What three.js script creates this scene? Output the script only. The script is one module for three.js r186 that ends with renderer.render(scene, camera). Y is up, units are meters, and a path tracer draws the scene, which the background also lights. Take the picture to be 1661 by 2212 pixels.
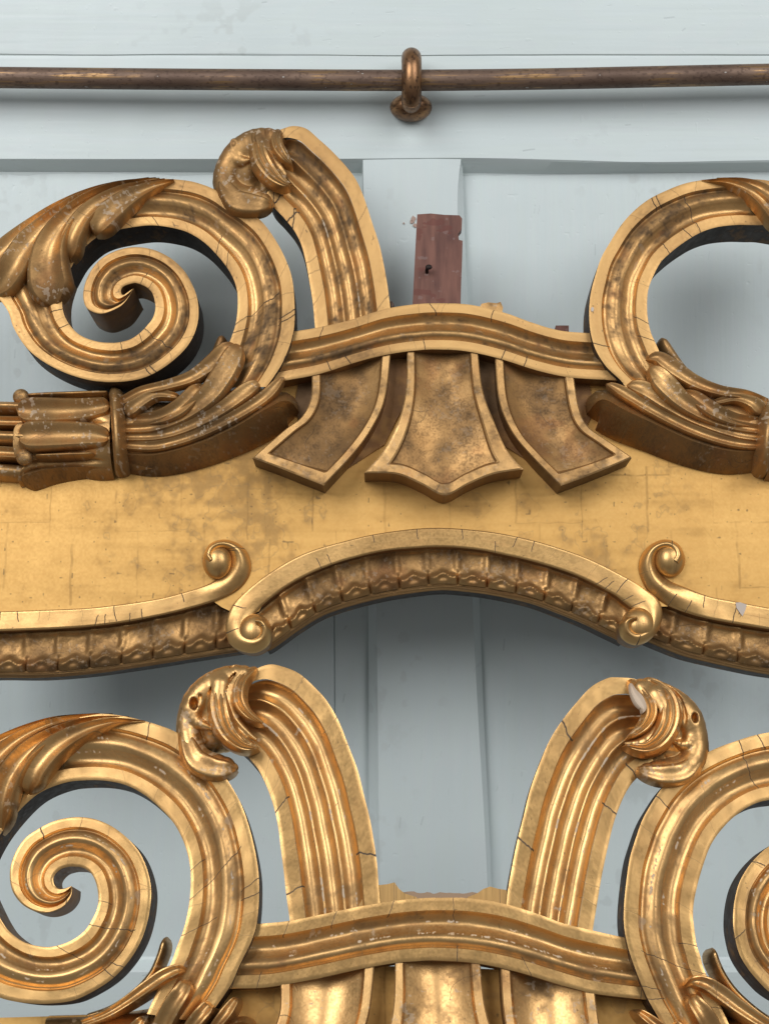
import * as THREE from 'three';
import { mergeGeometries, mergeVertices, toCreasedNormals } from 'three/addons/utils/BufferGeometryUtils.js';
import { RectAreaLightUniformsLib } from 'three/addons/lights/RectAreaLightUniformsLib.js';

// ------------------------------------------------------------------ camera, lamps, exposure
const D = 2.1;                                   // metres from lens to wall face
const scene = new THREE.Scene();
const camera = new THREE.PerspectiveCamera(2 * Math.atan(0.5 * 2212 / 1661 / D) * 180 / Math.PI, 0.75, 0.05, 30);
camera.position.set(0, 0, D);
camera.lookAt(0, 0, 0);
scene.background = new THREE.Color().setRGB(0.245, 0.25, 0.255);   // the dim room round the camera
const renderer = new THREE.WebGLRenderer({ antialias: true });
renderer.toneMapping = THREE.LinearToneMapping;
renderer.toneMappingExposure = 0.8;
renderer.shadowMap.enabled = true;
RectAreaLightUniformsLib.init();
function softbox(color, intensity, w, h, pos, at) {
  const l = new THREE.RectAreaLight(color, intensity, w, h);
  l.position.set(...pos); l.lookAt(...at); l.name = 'softbox_light'; scene.add(l); return l;
}
softbox(new THREE.Color(0.99, 0.985, 1.0), 7.2, 2.3, 2.7, [-1.95, 2.25, 3.2], [0, -0.1, 0]);
softbox(new THREE.Color(0.99, 0.985, 1.0), 5.4, 2.3, 2.7, [2.15, 2.25, 3.1], [0, -0.1, 0]);

// ------------------------------------------------------------------ random numbers and noise
function rng(seed) { let a = seed >>> 0; return () => { a = (a + 0x6D2B79F5) | 0; let t = Math.imul(a ^ (a >>> 15), 1 | a); t = (t + Math.imul(t ^ (t >>> 7), 61 | t)) ^ t; return ((t ^ (t >>> 14)) >>> 0) / 4294967296; }; }
const G = new Float32Array(65536); { const r = rng(7); for (let i = 0; i < 65536; i++) G[i] = r(); }
const hsh = (x, y, s) => G[(Math.imul(x, 374761393) + Math.imul(y, 668265263) + Math.imul(s, 974711) >>> 3) & 65535];
function vn(x, y, px, py, s) {                    // periodic value noise, 0..1
  const xi = Math.floor(x), yi = Math.floor(y), fx = x - xi, fy = y - yi;
  const x0 = ((xi % px) + px) % px, x1 = (x0 + 1) % px, y0 = ((yi % py) + py) % py, y1 = (y0 + 1) % py;
  const u = fx * fx * (3 - 2 * fx), v = fy * fy * (3 - 2 * fy);
  const a = hsh(x0, y0, s), b = hsh(x1, y0, s), c = hsh(x0, y1, s), d = hsh(x1, y1, s);
  return a + (b - a) * u + (c - a) * v + (a - b - c + d) * u * v;
}
function fbm(x, y, px, py, s, o = 4) { let f = 0, a = 0.5, n = 0; for (let i = 0; i < o; i++) { f += a * vn(x, y, px, py, s + i); n += a; x *= 2; y *= 2; px *= 2; py *= 2; a *= 0.5; } return f / n; }
const clamp = (x, a = 0, b = 1) => Math.min(b, Math.max(a, x));
const ss = (a, b, x) => { const t = clamp((x - a) / (b - a)); return t * t * (3 - 2 * t); };
const lerp = (a, b, t) => a + (b - a) * t;
const mix3 = (a, b, t) => [lerp(a[0], b[0], t), lerp(a[1], b[1], t), lerp(a[2], b[2], t)];

// ------------------------------------------------------------------ textures (colour, roughness/metal, relief)
const srgb = (v) => { v = clamp(v); return Math.round(255 * (v <= 0.0031308 ? 12.92 * v : 1.055 * Math.pow(v, 1 / 2.4) - 0.055)); };
function makeTex(w, h, fn) {
  const C = new Uint8Array(w * h * 4), R = new Uint8Array(w * h * 4), B = new Uint8Array(w * h * 4), o = { c: null, r: 0, m: 0, b: 0 };
  for (let y = 0; y < h; y++) for (let x = 0; x < w; x++) {
    fn(x / w, y / h, o, y * w + x); const i = 4 * (y * w + x);
    C[i] = srgb(o.c[0]); C[i + 1] = srgb(o.c[1]); C[i + 2] = srgb(o.c[2]); C[i + 3] = 255;
    R[i] = 255; R[i + 1] = 255 * clamp(o.r); R[i + 2] = 255 * clamp(o.m); R[i + 3] = 255;
    B[i] = B[i + 1] = B[i + 2] = 255 * clamp(o.b); B[i + 3] = 255;
  }
  const mk = (d, sr) => { const t = new THREE.DataTexture(d, w, h); t.wrapS = t.wrapT = THREE.RepeatWrapping; t.magFilter = THREE.LinearFilter; t.minFilter = THREE.LinearMipmapLinearFilter; t.generateMipmaps = true; if (sr) t.colorSpace = THREE.SRGBColorSpace; t.needsUpdate = true; return t; };
  return { map: mk(C, true), rm: mk(R, false), bump: mk(B, false) };
}
function pbr(tex, bump, extra = {}) {
  return new THREE.MeshStandardMaterial({ map: tex.map, roughnessMap: tex.rm, metalnessMap: tex.rm, roughness: 1, metalness: 1, bumpMap: tex.bump, bumpScale: bump, side: THREE.DoubleSide, ...extra });
}
// a buffer of crack lines: 0 none .. 1 full
function cracks(w, h) {
  const b = new Float32Array(w * h);
  const dot = (x, y, r, s) => {
    const x0 = Math.floor(x - r - 1), x1 = Math.ceil(x + r + 1), y0 = Math.max(0, Math.floor(y - r - 1)), y1 = Math.min(h - 1, Math.ceil(y + r + 1));
    for (let j = y0; j <= y1; j++) for (let i = x0; i <= x1; i++) { const d = Math.hypot(i - x, j - y), v = s * clamp(r + 0.5 - d); const k = j * w + ((i % w) + w) % w; if (v > b[k]) b[k] = v; }
  };
  const line = (pts, r, s) => { for (let k = 0; k + 1 < pts.length; k++) { const [ax, ay] = pts[k], [bx, by] = pts[k + 1], n = Math.ceil(Math.hypot(bx - ax, by - ay) * 1.5) + 1; for (let i = 0; i <= n; i++) dot(lerp(ax, bx, i / n), lerp(ay, by, i / n), r, s); } };
  return { b, line, dot };
}
// gold, its worn states and what lies under it (linear base colours)
const GOLD = [0.69, 0.422, 0.172], GOLDY = [0.66, 0.405, 0.155], BRONZE = [0.38, 0.212, 0.078], PATINA = [0.10, 0.058, 0.025], BOLE = [0.36, 0.135, 0.045], GESSO = [0.60, 0.50, 0.38];
// swept mouldings: x runs along (1 m per repeat), y across 0..1
function sweepTex(seed, { age, rub, fillet = 0.2, w = 2048, h = 256, lines = 26, ridges = [], ky = 8, long = 0.2 }) {
  const r = rng(seed), cr = cracks(w, h);
  for (let k = 0; k < lines; k++) {
    for (const side of [0, 1]) {
      const x = (r() < 0.5 ? r() : (k + r()) / lines) * w, y0 = side ? h - 1 : 0, dir = side ? -1 : 1;
      const reach = h * (r() < long ? 0.35 + 0.5 * r() : fillet + 0.02), str = r() < 0.4 ? 1 : 0.4 + 0.3 * r(), rad = str > 0.9 ? 1.0 : 0.45;
      const pts = [[x, y0]]; let cx = x, cy = y0; const drift = (r() - 0.5) * 0.9;
      while (Math.abs(cy - y0) < reach) { cy += dir * 7; cx += drift * 4 + (r() - 0.5) * (Math.abs(cy - y0) > h * fillet ? 5 : 2); pts.push([cx, cy]); }
      cr.line(pts, rad, str);
    }
  }
  for (let k = 0; k < lines * 2; k++) {           // fine hairlines in the moulding
    let cx = r() * w, cy = h * (fillet + (1 - 2 * fillet) * r()); const pts = [[cx, cy]], a0 = (r() < 0.6 ? Math.PI / 2 : 0) + (r() - 0.5);
    for (let i = 0; i < 3 + 6 * r(); i++) { cx += 9 * Math.cos(a0) + (r() - 0.5) * 9; cy += 9 * Math.sin(a0) + (r() - 0.5) * 6; if (cy < h * fillet || cy > h * (1 - fillet)) break; pts.push([cx, cy]); }
    cr.line(pts, 0.2, 0.5);
  }
  return makeTex(w, h, (x, y, o, i) => {
    const inF = y < fillet || y > 1 - fillet, big = fbm(x * 14, y * 3, 14, 3, seed, 4), sp = fbm(x * 110, y * ky, 110, ky, seed + 9, 4), st = fbm(x * 30, y * ky * 2, 30, ky * 2, seed + 17, 3), fine = vn(x * 420, y * ky * 4, 420, ky * 4, seed + 31);
    const lap = vn(x * 16, 0.5, 16, 1, seed + 40);
    const grit = ss(0.50, 0.72, 0.5 * vn(x * 330, y * ky * 3, 330, ky * 3, seed + 91) + 0.5 * sp);
    let c = mix3(inF ? GOLDY : GOLD, BRONZE, clamp((inF ? 0.5 : 0.6) * age + (big - 0.5) * (inF ? 0.9 : 1.6) + (inF ? (lap - 0.5) * 0.5 : 0)));
    let pat = ss(inF ? 0.60 : 0.56 - 0.16 * age, inF ? 0.86 : 0.80, 0.65 * big + 0.35 * sp + (st - 0.5) * 0.3) * (inF ? 0.4 : 0.95) * (0.4 + 0.6 * age); pat = clamp(pat + grit * (inF ? 0.12 : 0.25) * age * ss(0.35, 0.6, big), 0, 0.95);
    c = mix3(c, PATINA, pat);
    const bol = ss(0.6, 0.75, fbm(x * 40, y * 10, 40, 10, seed + 50, 4)) * (inF ? 0.08 : 0.2); c = mix3(c, BOLE, bol);
    let ges = 0;
    for (const [ry, rw, amt] of ridges) { const q = Math.abs(y - ry) / rw; if (q < 1) ges = Math.max(ges, (1 - q) * amt * ss(0.52, 0.60, 0.6 * fbm(x * 26, 0.5, 26, 1, seed + 60 + ry * 10, 3) + 0.4 * sp)); }
    ges = ss(0.34, 0.6, ges * 1.5 * rub * (0.35 + 1.1 * fine * sp * 1.6)); if (!inF) ges = Math.max(ges, rub * ss(0.735, 0.76, 0.5 * sp + 0.5 * fbm(x * 20, y * 5, 20, 5, seed + 70, 2)) * 0.8);
    c = mix3(c, GESSO, 0.75 * ges);
    const spot = ss(0.955, 0.985, vn(x * 260, y * ky * 2, 260, ky * 2, seed + 80)) * 0.6; c = mix3(c, PATINA, spot);
    const k = cr.b[i]; c = mix3(c, [0.025, 0.016, 0.010], k);
    o.c = c; o.m = clamp(0.93 - (inF ? 0.28 * age : 0) - 0.45 * pat - 0.8 * ges - 0.5 * spot) * (1 - k); o.r = clamp((inF ? 0.27 + 0.24 * age : 0.37) + 0.10 * (big - 0.5) + 0.25 * pat + 0.4 * ges + 0.10 * (fine - 0.5) + 0.07 * age + 0.3 * k);
    o.b = clamp(0.6 + 0.5 * (sp - 0.5) + 0.10 * (fine - 0.5) - 0.15 * ges - 0.6 * k);
  });
}
// carved leaves, keystones: planar, 0.4 m per repeat
function leafTex(seed, age, dark = 0, rub = 0.5, w = 1024, soft = 0) {
  const r = rng(seed), cr = cracks(w, w);
  for (let k = 0; k < 130; k++) { let cx = r() * w, cy = r() * w, a = r() * 6.28; const pts = [[cx, cy]], n = 4 + 9 * r(); for (let i = 0; i < n; i++) { a += (r() - 0.5) * 1.1; cx += 9 * Math.cos(a); cy += 9 * Math.sin(a); if (cy < 1 || cy > w - 2) break; pts.push([cx, cy]); } cr.line(pts, r() < 0.15 ? 0.6 : 0.15, 0.4 + 0.4 * r()); }
  return makeTex(w, w, (x, y, o, i) => {
    const big = fbm(x * 6, y * 6, 6, 6, seed, 4), sp = fbm(x * 44, y * 44, 44, 44, seed + 9, 4), mid = fbm(x * 17, y * 17, 17, 17, seed + 21, 3), fine = vn(x * 260, y * 260, 260, 260, seed + 31);
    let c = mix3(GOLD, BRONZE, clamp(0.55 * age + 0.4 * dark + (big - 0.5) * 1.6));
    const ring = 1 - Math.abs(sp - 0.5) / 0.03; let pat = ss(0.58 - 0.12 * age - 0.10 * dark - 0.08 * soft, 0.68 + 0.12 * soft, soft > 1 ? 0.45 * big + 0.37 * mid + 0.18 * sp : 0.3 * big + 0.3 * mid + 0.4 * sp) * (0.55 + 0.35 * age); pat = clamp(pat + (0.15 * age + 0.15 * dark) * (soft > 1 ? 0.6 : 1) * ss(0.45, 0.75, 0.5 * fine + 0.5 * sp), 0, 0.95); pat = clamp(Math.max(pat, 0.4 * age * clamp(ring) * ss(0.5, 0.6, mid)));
    c = mix3(c, PATINA, pat); c = mix3(c, BOLE, 0.22 * ss(0.58, 0.75, fbm(x * 11, y * 11, 11, 11, seed + 50, 4)));
    const ges = rub * ss(0.655, 0.675, 0.62 * fbm(x * 110, y * 110, 110, 110, seed + 95, 3) + 0.38 * mid); c = mix3(c, GESSO, ges);
    const spot = 0.6 * ss(0.95, 0.985, vn(x * 120, y * 120, 120, 120, seed + 80)); c = mix3(c, PATINA, spot);
    const k = cr.b[i]; c = mix3(c, [0.025, 0.016, 0.010], k);
    o.c = c; o.m = clamp(0.93 - 0.45 * pat - 0.8 * ges - 0.4 * spot) * (1 - k); o.r = clamp(0.38 + 0.12 * (big - 0.5) + 0.26 * pat + 0.4 * ges + 0.1 * (fine - 0.5) + 0.10 * age);
    o.b = clamp(0.6 + 0.25 * (mid - 0.5) + 0.45 * (sp - 0.5) + 0.1 * (fine - 0.5) - 0.15 * ges - 0.5 * k);
  });
}
// the flat gilded board: planar, 1.1 x 1.1 m, leaf squares of about 82 mm with darker laps
function boardTex() {
  const w = 1536, seed = 500, r = rng(5), cr = cracks(w, w), lp = cracks(w, w);
  for (let gx = 0; gx < 14; gx++) for (let gy = 0; gy < 14; gy++) {
    const x = (gx + (gy % 2) * 0.35) * 109, y = gy * 109 + (gx % 3) * 14;
    if (r() < 0.8) { const pts = []; for (let i = 0; i <= 6; i++) pts.push([x + (r() - 0.5) * 3, y + i * 18 * (r() < 0.9 ? 1 : 0.9)]); lp.line(pts, 0.6 + 1.5 * r(), 0.15 + 0.4 * r()); }
    if (r() < 0.45) { const pts = []; for (let i = 0; i <= 6; i++) pts.push([x + i * 18, y + (r() - 0.5) * 3]); lp.line(pts, 0.6 + 1.4 * r(), 0.15 + 0.4 * r()); }
  }
  for (let k = 0; k < 40; k++) { let cx = r() * w, cy = r() * w, a = r() * 6.28; const pts = [[cx, cy]]; for (let i = 0; i < 4 + 8 * r(); i++) { a += (r() - 0.5) * 0.4; cx += 8 * Math.cos(a); cy += 8 * Math.sin(a); if (cy < 1 || cy > w - 2) break; pts.push([cx, cy]); } cr.line(pts, 0.1, 0.35); }
  return makeTex(w, w, (x, y, o, i) => {
    const big = fbm(x * 5, y * 6, 5, 6, seed, 4), mid = fbm(x * 40, y * 34, 40, 34, seed + 5, 4), sp = fbm(x * 110, y * 110, 110, 110, seed + 9, 3), streak = fbm(x * 12, y * 120, 12, 120, seed + 17, 3), fine = vn(x * 500, y * 500, 500, 500, seed + 31);
    const cx = Math.floor(x * 13.4 + 0.35 * (Math.floor(y * 13.4) % 2)), cy = Math.floor(y * 13.4), tone = hsh(cx, cy, 77) - 0.5, rag = ss(0.50, 0.66, 0.4 * mid + 0.35 * streak + 0.25 * big);
    let c = mix3([0.78, 0.485, 0.165], [0.62, 0.37, 0.118], clamp(0.36 + (big - 0.5) * 1.0 + (streak - 0.5) * 0.6 + 0.3 * tone)); c = mix3(c, [0.42, 0.24, 0.08], 0.22 * rag);
    const lap = lp.b[i] * ss(0.35, 0.6, 0.5 * mid + 0.5 * sp + 0.1); c = mix3(c, [0.36, 0.20, 0.06], lap * 0.7);
    const ring = clamp(1 - Math.abs(mid - 0.60) / 0.018) * ss(0.5, 0.6, big), blot = ss(0.56, 0.74, 0.35 * big + 0.35 * mid + 0.3 * sp); c = mix3(c, [0.30, 0.18, 0.07], clamp(0.35 * ring + 0.26 * blot));
    const spot = ss(0.93, 0.98, vn(x * 230, y * 230, 230, 230, seed + 80)); c = mix3(c, PATINA, 0.55 * spot);
    const k = cr.b[i]; c = mix3(c, [0.12, 0.07, 0.03], k);
    o.c = c; o.m = clamp(0.88 - 0.35 * lap - 0.4 * blot - 0.3 * ring - 0.4 * spot); o.r = clamp(0.62 + 0.12 * (mid - 0.5) + 0.12 * blot + 0.1 * lap + 0.08 * (fine - 0.5)); o.b = clamp(0.5 + 0.3 * (mid - 0.5) + 0.2 * (streak - 0.5) + 0.1 * (fine - 0.5) - 0.2 * k);
  });
}
function sideTex(seed, base, gilt) {               // ungilded, grimed returns of the carving
  return makeTex(512, 512, (x, y, o) => {
    const big = fbm(x * 5, y * 5, 5, 5, seed, 4), sp = fbm(x * 40, y * 40, 40, 40, seed + 9, 4), g = ss(0.62 - 0.15 * gilt, 0.74, 0.5 * big + 0.5 * sp);
    let c = mix3(base, [base[0] * 2.2, base[1] * 1.9, base[2] * 1.6], clamp((big - 0.4) * 2)); c = mix3(c, BRONZE, g * gilt);
    o.c = c; o.m = 0.05 + 0.5 * gilt * gilt + 0.3 * g * gilt; o.r = clamp(0.78 - 0.3 * gilt + 0.3 * (sp - 0.5)); o.b = 0.5 + 0.3 * (big - 0.5) + 0.35 * (sp - 0.5);
  });
}
function paintTex(seed, vertical) {                // brushed oil paint on boards, 1 m per repeat
  const w = 1024, r = rng(seed), cr = cracks(w, w);
  for (let k = 0; k < 130; k++) { const x = r() * w, y = 6 + r() * (w - 40), l = 3 + 12 * r(); cr.line(vertical ? [[x, y], [x + r() * 3, y + l]] : [[x, y], [x + l, y + r() * 3]], 0.2 + 0.8 * r(), 0.25 + 0.5 * r()); }
  return makeTex(w, w, (x, y, o, i) => {
    const a = vertical ? x : y, b = vertical ? y : x, st = fbm(a * 150, b * 7, 150, 7, seed, 3), st2 = fbm(a * 34, b * 4, 34, 4, seed + 5, 3), big = fbm(x * 4, y * 4, 4, 4, seed + 9, 4), sp = fbm(x * 60, y * 60, 60, 60, seed + 14, 3), nib = ss(0.93, 0.98, vn(x * 200, y * 200, 200, 200, seed + 22));
    const t = 1 + 0.05 * (big - 0.5) + 0.03 * (st2 - 0.5); let c = [0.615 * t, 0.69 * t, 0.68 * t];
    c = mix3(c, [0.48, 0.52, 0.50], 0.35 * ss(0.62, 0.75, sp) * ss(0.5, 0.7, big));
    const k = cr.b[i]; c = mix3(c, [0.30, 0.33, 0.33], 0.5 * k);
    o.c = c; o.m = 0; o.r = clamp(0.42 + 0.2 * (st - 0.5) + 0.1 * (big - 0.5)); o.b = clamp(0.5 + 0.3 * (st - 0.5) + 0.35 * (st2 - 0.5) + 0.15 * (sp - 0.5) + 0.25 * nib - 0.5 * k);
  });
}
const RID = [[0.56, 0.05, 1], [0.36, 0.06, 0.8]];
const TX = {
  sweepU: sweepTex(11, { age: 0.82, rub: 0.22, ridges: RID }), sweepL: sweepTex(23, { age: 0.25, rub: 0.45, ridges: RID }),
  hornU: sweepTex(37, { age: 0.8, rub: 0.5, fillet: 0.17, w: 1024, h: 384, lines: 22, ky: 11, long: 0.12, ridges: [[0.39, 0.02, 0.9], [0.61, 0.02, 1]] }),
  hornL: sweepTex(41, { age: 0.25, rub: 0.7, fillet: 0.17, w: 1024, h: 384, lines: 16, ky: 11, long: 0, ridges: [[0.39, 0.022, 1], [0.61, 0.022, 1], [0.25, 0.02, 0.7]] }),
  band: sweepTex(53, { age: 0.3, rub: 0.0, fillet: 0.5, w: 2048, h: 64, lines: 22, ky: 3 }),
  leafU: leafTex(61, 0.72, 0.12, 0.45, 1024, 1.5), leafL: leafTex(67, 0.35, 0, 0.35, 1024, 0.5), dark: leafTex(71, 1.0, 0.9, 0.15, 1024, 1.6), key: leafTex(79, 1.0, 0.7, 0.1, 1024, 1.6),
  unit: leafTex(99, 0.9, 0.45, 0.2, 1024, 1.2), keyRim: leafTex(97, 0.55, 0, 0.1, 1024, 1), board: boardTex(), side: sideTex(83, [0.024, 0.016, 0.011], 0.35), sideL: sideTex(87, [0.035, 0.02, 0.012], 0.5), edge: sideTex(89, [0.15, 0.082, 0.032], 0.9),
};
const M = {
  sweepU: pbr(TX.sweepU, 0.0003), sweepL: pbr(TX.sweepL, 0.0001), hornU: pbr(TX.hornU, 0.0003), hornL: pbr(TX.hornL, 0.0001), band: pbr(TX.band, 0.0001),
  leafU: pbr(TX.leafU, 0.0005), leafL: pbr(TX.leafL, 0.0005), dark: pbr(TX.dark, 0.0008), key: pbr(TX.key, 0.0005), unit: pbr(TX.unit, 0.0004), keyRim: pbr(TX.keyRim, 0.0004), board: pbr(TX.board, 0.0003),
  side: pbr(TX.side, 0.001), sideL: pbr(TX.sideL, 0.001), edge: pbr(TX.edge, 0.001),
};

// ------------------------------------------------------------------ laying traced outlines out on real planes
// sheet coordinates: 1661 units to the metre on the wall; a frame is a plane with its own lean
function frame(atY, z, leanDeg) {
  const a = leanDeg * Math.PI / 180, c = Math.cos(a), s = Math.sin(a);
  const y0 = (1106 - atY) / 1661 * (D - z) / D;    // origin: the point of the plane seen at sheet height atY
  return { a, y0, z, at(px, py, h, ref = h) {                // ref: the height at which the outline was traced; depth then runs square to the plane
    const dx = (px - 830.5) / 1661, dy = (1106 - py) / 1661, dz = -D;
    const t = (ref - ((0 - y0) * s + (D - z) * c)) / (dy * s + dz * c);
    const wy = t * dy - y0, wz = D + t * dz - z;
    return [t * dx, wy * c - wz * s, h];
  } };
}
const UP = frame(1450, 0.215, 11), LO = frame(2250, 0.60, 19), WALL = frame(1106, 0, 0);
const zf = (x0, y0, k) => (pts) => pts.map(([x, y, ...r]) => [x0 + x * k, y0 + y * k, ...r]);
const z3 = zf(0, 351.3, 0.3846), z4 = zf(447, 255.5, 0.2692), z5 = zf(511, 607, 0.5385), z6 = zf(1213.7, 351.3, 0.3322), z7 = zf(0, 798.5, 0.423), z8 = zf(0, 1054, 0.5), z9 = zf(830.4, 1054, 0.5);
const y3 = zf(0, 1437.3, 0.3503), y4 = zf(319.4, 1373.4, 0.3461), yR = zf(1022, 1405.4, 0.3846), yB = zf(447.2, 1852.5, 0.5769), yC = zf(1213.7, 1852.5, 0.2692), yD = zf(191.6, 1916.4, 0.3077);
const MM = 0.0006;                                 // metres per sheet unit in depth

// Catmull-Rom through points of any dimension, n+1 samples evenly spaced by length (or by index)
function spline(pts, n, byIndex = false) {
  const k = pts.length - 1, d = pts[0].length, g = (i) => pts[clamp(i, 0, k)];
  const ev = (t) => { const i = Math.min(k - 1, Math.floor(t)), f = t - i, p0 = g(i - 1), p1 = g(i), p2 = g(i + 1), p3 = g(i + 2), o = []; for (let c = 0; c < d; c++) o.push(0.5 * (2 * p1[c] + (p2[c] - p0[c]) * f + (2 * p0[c] - 5 * p1[c] + 4 * p2[c] - p3[c]) * f * f + (3 * p1[c] - p0[c] - 3 * p2[c] + p3[c]) * f * f * f)); return o; };
  if (byIndex) return Array.from({ length: n + 1 }, (_, i) => ev(k * i / n));
  const m = k * 24, pt = [], L = [0]; for (let i = 0; i <= m; i++) { pt.push(ev(k * i / m)); if (i) L.push(L[i - 1] + Math.hypot(pt[i][0] - pt[i - 1][0], pt[i][1] - pt[i - 1][1])); }
  const out = []; let j = 0; for (let i = 0; i <= n; i++) { const s = L[m] * i / n; while (j < m - 1 && L[j + 1] < s) j++; const f = clamp((s - L[j]) / Math.max(1e-9, L[j + 1] - L[j])); out.push(pt[j].map((v, c) => lerp(v, pt[j + 1][c], f))); }
  return out;
}
// grid of rows of [x,y,z] points (local metres) with uv -> geometry
function gridGeo(rows, uvs, crease = 0.6, keep = null) {
  const n = rows.length, m = rows[0].length, P = new Float32Array(n * m * 3), U = new Float32Array(n * m * 2), I = [];
  for (let i = 0; i < n; i++) for (let j = 0; j < m; j++) { P.set(rows[i][j], 3 * (i * m + j)); U.set(uvs ? uvs(i, j, rows[i][j]) : [rows[i][j][0] / 0.4, rows[i][j][1] / 0.4], 2 * (i * m + j)); }
  for (let i = 0; i + 1 < n; i++) for (let j = 0; j + 1 < m; j++) { if (keep && !keep(i, j)) continue; const a = i * m + j; I.push(a, a + 1, a + m, a + 1, a + m + 1, a + m); }
  const g = new THREE.BufferGeometry(); g.setAttribute('position', new THREE.BufferAttribute(P, 3)); g.setAttribute('uv', new THREE.BufferAttribute(U, 2)); g.setIndex(I);
  return crease ? toCreasedNormals(g.scale(1000, 1000, 1000), crease).scale(0.001, 0.001, 0.001) : (g.computeVertexNormals(), g.toNonIndexed());
}
function add(parent, name, geo, mat, userData) {
  const g = Array.isArray(geo) ? mergeGeometries(geo) : geo; const o = new THREE.Mesh(g, mat); o.name = name; o.castShadow = o.receiveShadow = true; if (userData) o.userData = userData; parent.add(o); return o;
}
const wob = (x, y, s) => (fbm(x * 0.02 + 50, y * 0.02 + 50, 997, 997, s, 2) - 0.5) * 2;    // the hand of the carver
let uvSeed = 0.13;
// a moulding swept between two traced edges. bands: [{name, u0, u1, prof(u,t), m, mat}], base: height of its back
function sweep(F, parent, name, L, R, o) {
  const N = o.n, l = spline(L, N, o.idx), r = spline(R, N, o.idx), off = (uvSeed = (uvSeed * 7.31 + 0.37) % 1); let s = [0];
  const h0 = o.h ?? (() => 0);
  for (let i = 1; i <= N; i++) s.push(s[i - 1] + Math.hypot(l[i][0] + r[i][0] - l[i - 1][0] - r[i - 1][0], l[i][1] + r[i][1] - l[i - 1][1] - r[i - 1][1]) / 2 * MM);
  const topH = (i) => (o.ref ?? o.bands[0].prof(o.bands[0].u0, i / N, 0)) + h0(i / N);
  const pt = (i, u, h, flat) => { const x = lerp(l[i][0], r[i][0], u), y = lerp(l[i][1], r[i][1], u); return F.at(x, y, h + (flat ? 0 : (o.wob ?? 0.0006) * wob(x, y, 3)), topH(i)); };
  const uvLen = o.uvLen ?? 1; let root = null; const geos = {};
  for (const b of o.bands) {
    const rows = []; for (let i = 0; i <= N; i++) { const row = []; for (let j = 0; j <= b.m; j++) { const u = lerp(b.u0, b.u1, j / b.m); row.push(pt(i, u, h0(i / N) + b.prof(u, i / N, s[i]))); } rows.push(row); }
    const g = gridGeo(rows, (i, j) => [s[i] / uvLen + off, lerp(b.u0, b.u1, j / b.m)], b.crease ?? 0.7); (geos[b.name] ??= []).push({ g, mat: b.mat });
  }
  const skirt = (u, ht, i0 = 0, i1 = N) => { const rows = []; for (let i = i0; i <= i1; i++) { const t = i / N, a = h0(t) + ht(t), bb = typeof o.base === 'function' ? o.base(t) : o.base, row = []; for (let j = 0; j <= 3; j++) row.push(pt(i, u + (o.splay ?? 0) * (u > 0.5 ? 1 : -1) * j / 3, lerp(a, bb, j / 3))); rows.push(row); } return gridGeo(rows, (i, j) => [s[i0 + i] / 0.3, j * 0.05], 0.7); };
  const first = o.bands[0], last = o.bands[o.bands.length - 1];
  for (const b of o.bands) { const it = geos[b.name].shift(); if (!it) continue; if (b.main) { root = add(parent, name, it.g, it.mat); } else b._g = it; }
  if (!root) { root = new THREE.Group(); root.name = name; parent.add(root); }
  for (const b of o.bands) if (!b.main) add(root, b.name, b._g.g, b._g.mat);
  if (o.side) {
    const cut = o.inner ? Math.round(N * 0.7) : N; add(root, 'scroll_side', skirt(0, (t) => first.prof(first.u0, t, 0), 0, cut), o.side); if (o.inner) add(root, 'scroll_side', skirt(0, (t) => first.prof(first.u0, t, 0), cut, N), o.inner);
    add(root, 'scroll_side', skirt(1, (t) => last.prof(last.u1, t, 0)), o.inner ?? o.side);
    for (const e of o.ends ?? []) { const i = e ? N : 0, row0 = [], row1 = []; for (const b of o.bands) for (let j = 0; j <= b.m; j++) { const u = lerp(b.u0, b.u1, j / b.m); row0.push(pt(i, u, h0(e) + b.prof(u, e, s[i]))); row1.push(pt(i, u, typeof o.base === 'function' ? o.base(e) : o.base)); } add(root, 'scroll_end', gridGeo([row0, row1]), o.inner ?? o.side); }
  }
  return root;
}
// profile helpers: height in metres at u
const rnd = (u, e, r = 0.012) => (u < e + r ? -0.0012 * Math.pow(1 - (u - e) / r, 2) : 0);
const KP = [[0, 0], [0.02, -0.0008], [0.08, -0.0042], [0.2, -0.0012], [0.38, 0.0014], [0.52, -0.0004], [0.58, -0.0022], [0.76, -0.0058], [0.9, -0.0046], [0.975, -0.0009], [1, 0]];
const along = (K, v) => { for (let i = 0; i + 1 < K.length; i++) if (v <= K[i + 1][0]) { const q = clamp((v - K[i][0]) / (K[i + 1][0] - K[i][0])), p0 = K[Math.max(0, i - 1)], p1 = K[i], p2 = K[i + 1], p3 = K[Math.min(K.length - 1, i + 2)], d = p2[0] - p1[0], m1 = i ? (p2[1] - p0[1]) / (p2[0] - p0[0]) * d : 0, m2 = i + 2 < K.length ? (p3[1] - p1[1]) / (p3[0] - p1[0]) * d : 0; return (2 * q * q * q - 3 * q * q + 1) * p1[1] + (q * q * q - 2 * q * q + q) * m1 + (3 * q * q - 2 * q * q * q) * p2[1] + (q * q * q - q * q) * m2; } return K[K.length - 1][1]; };
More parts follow.
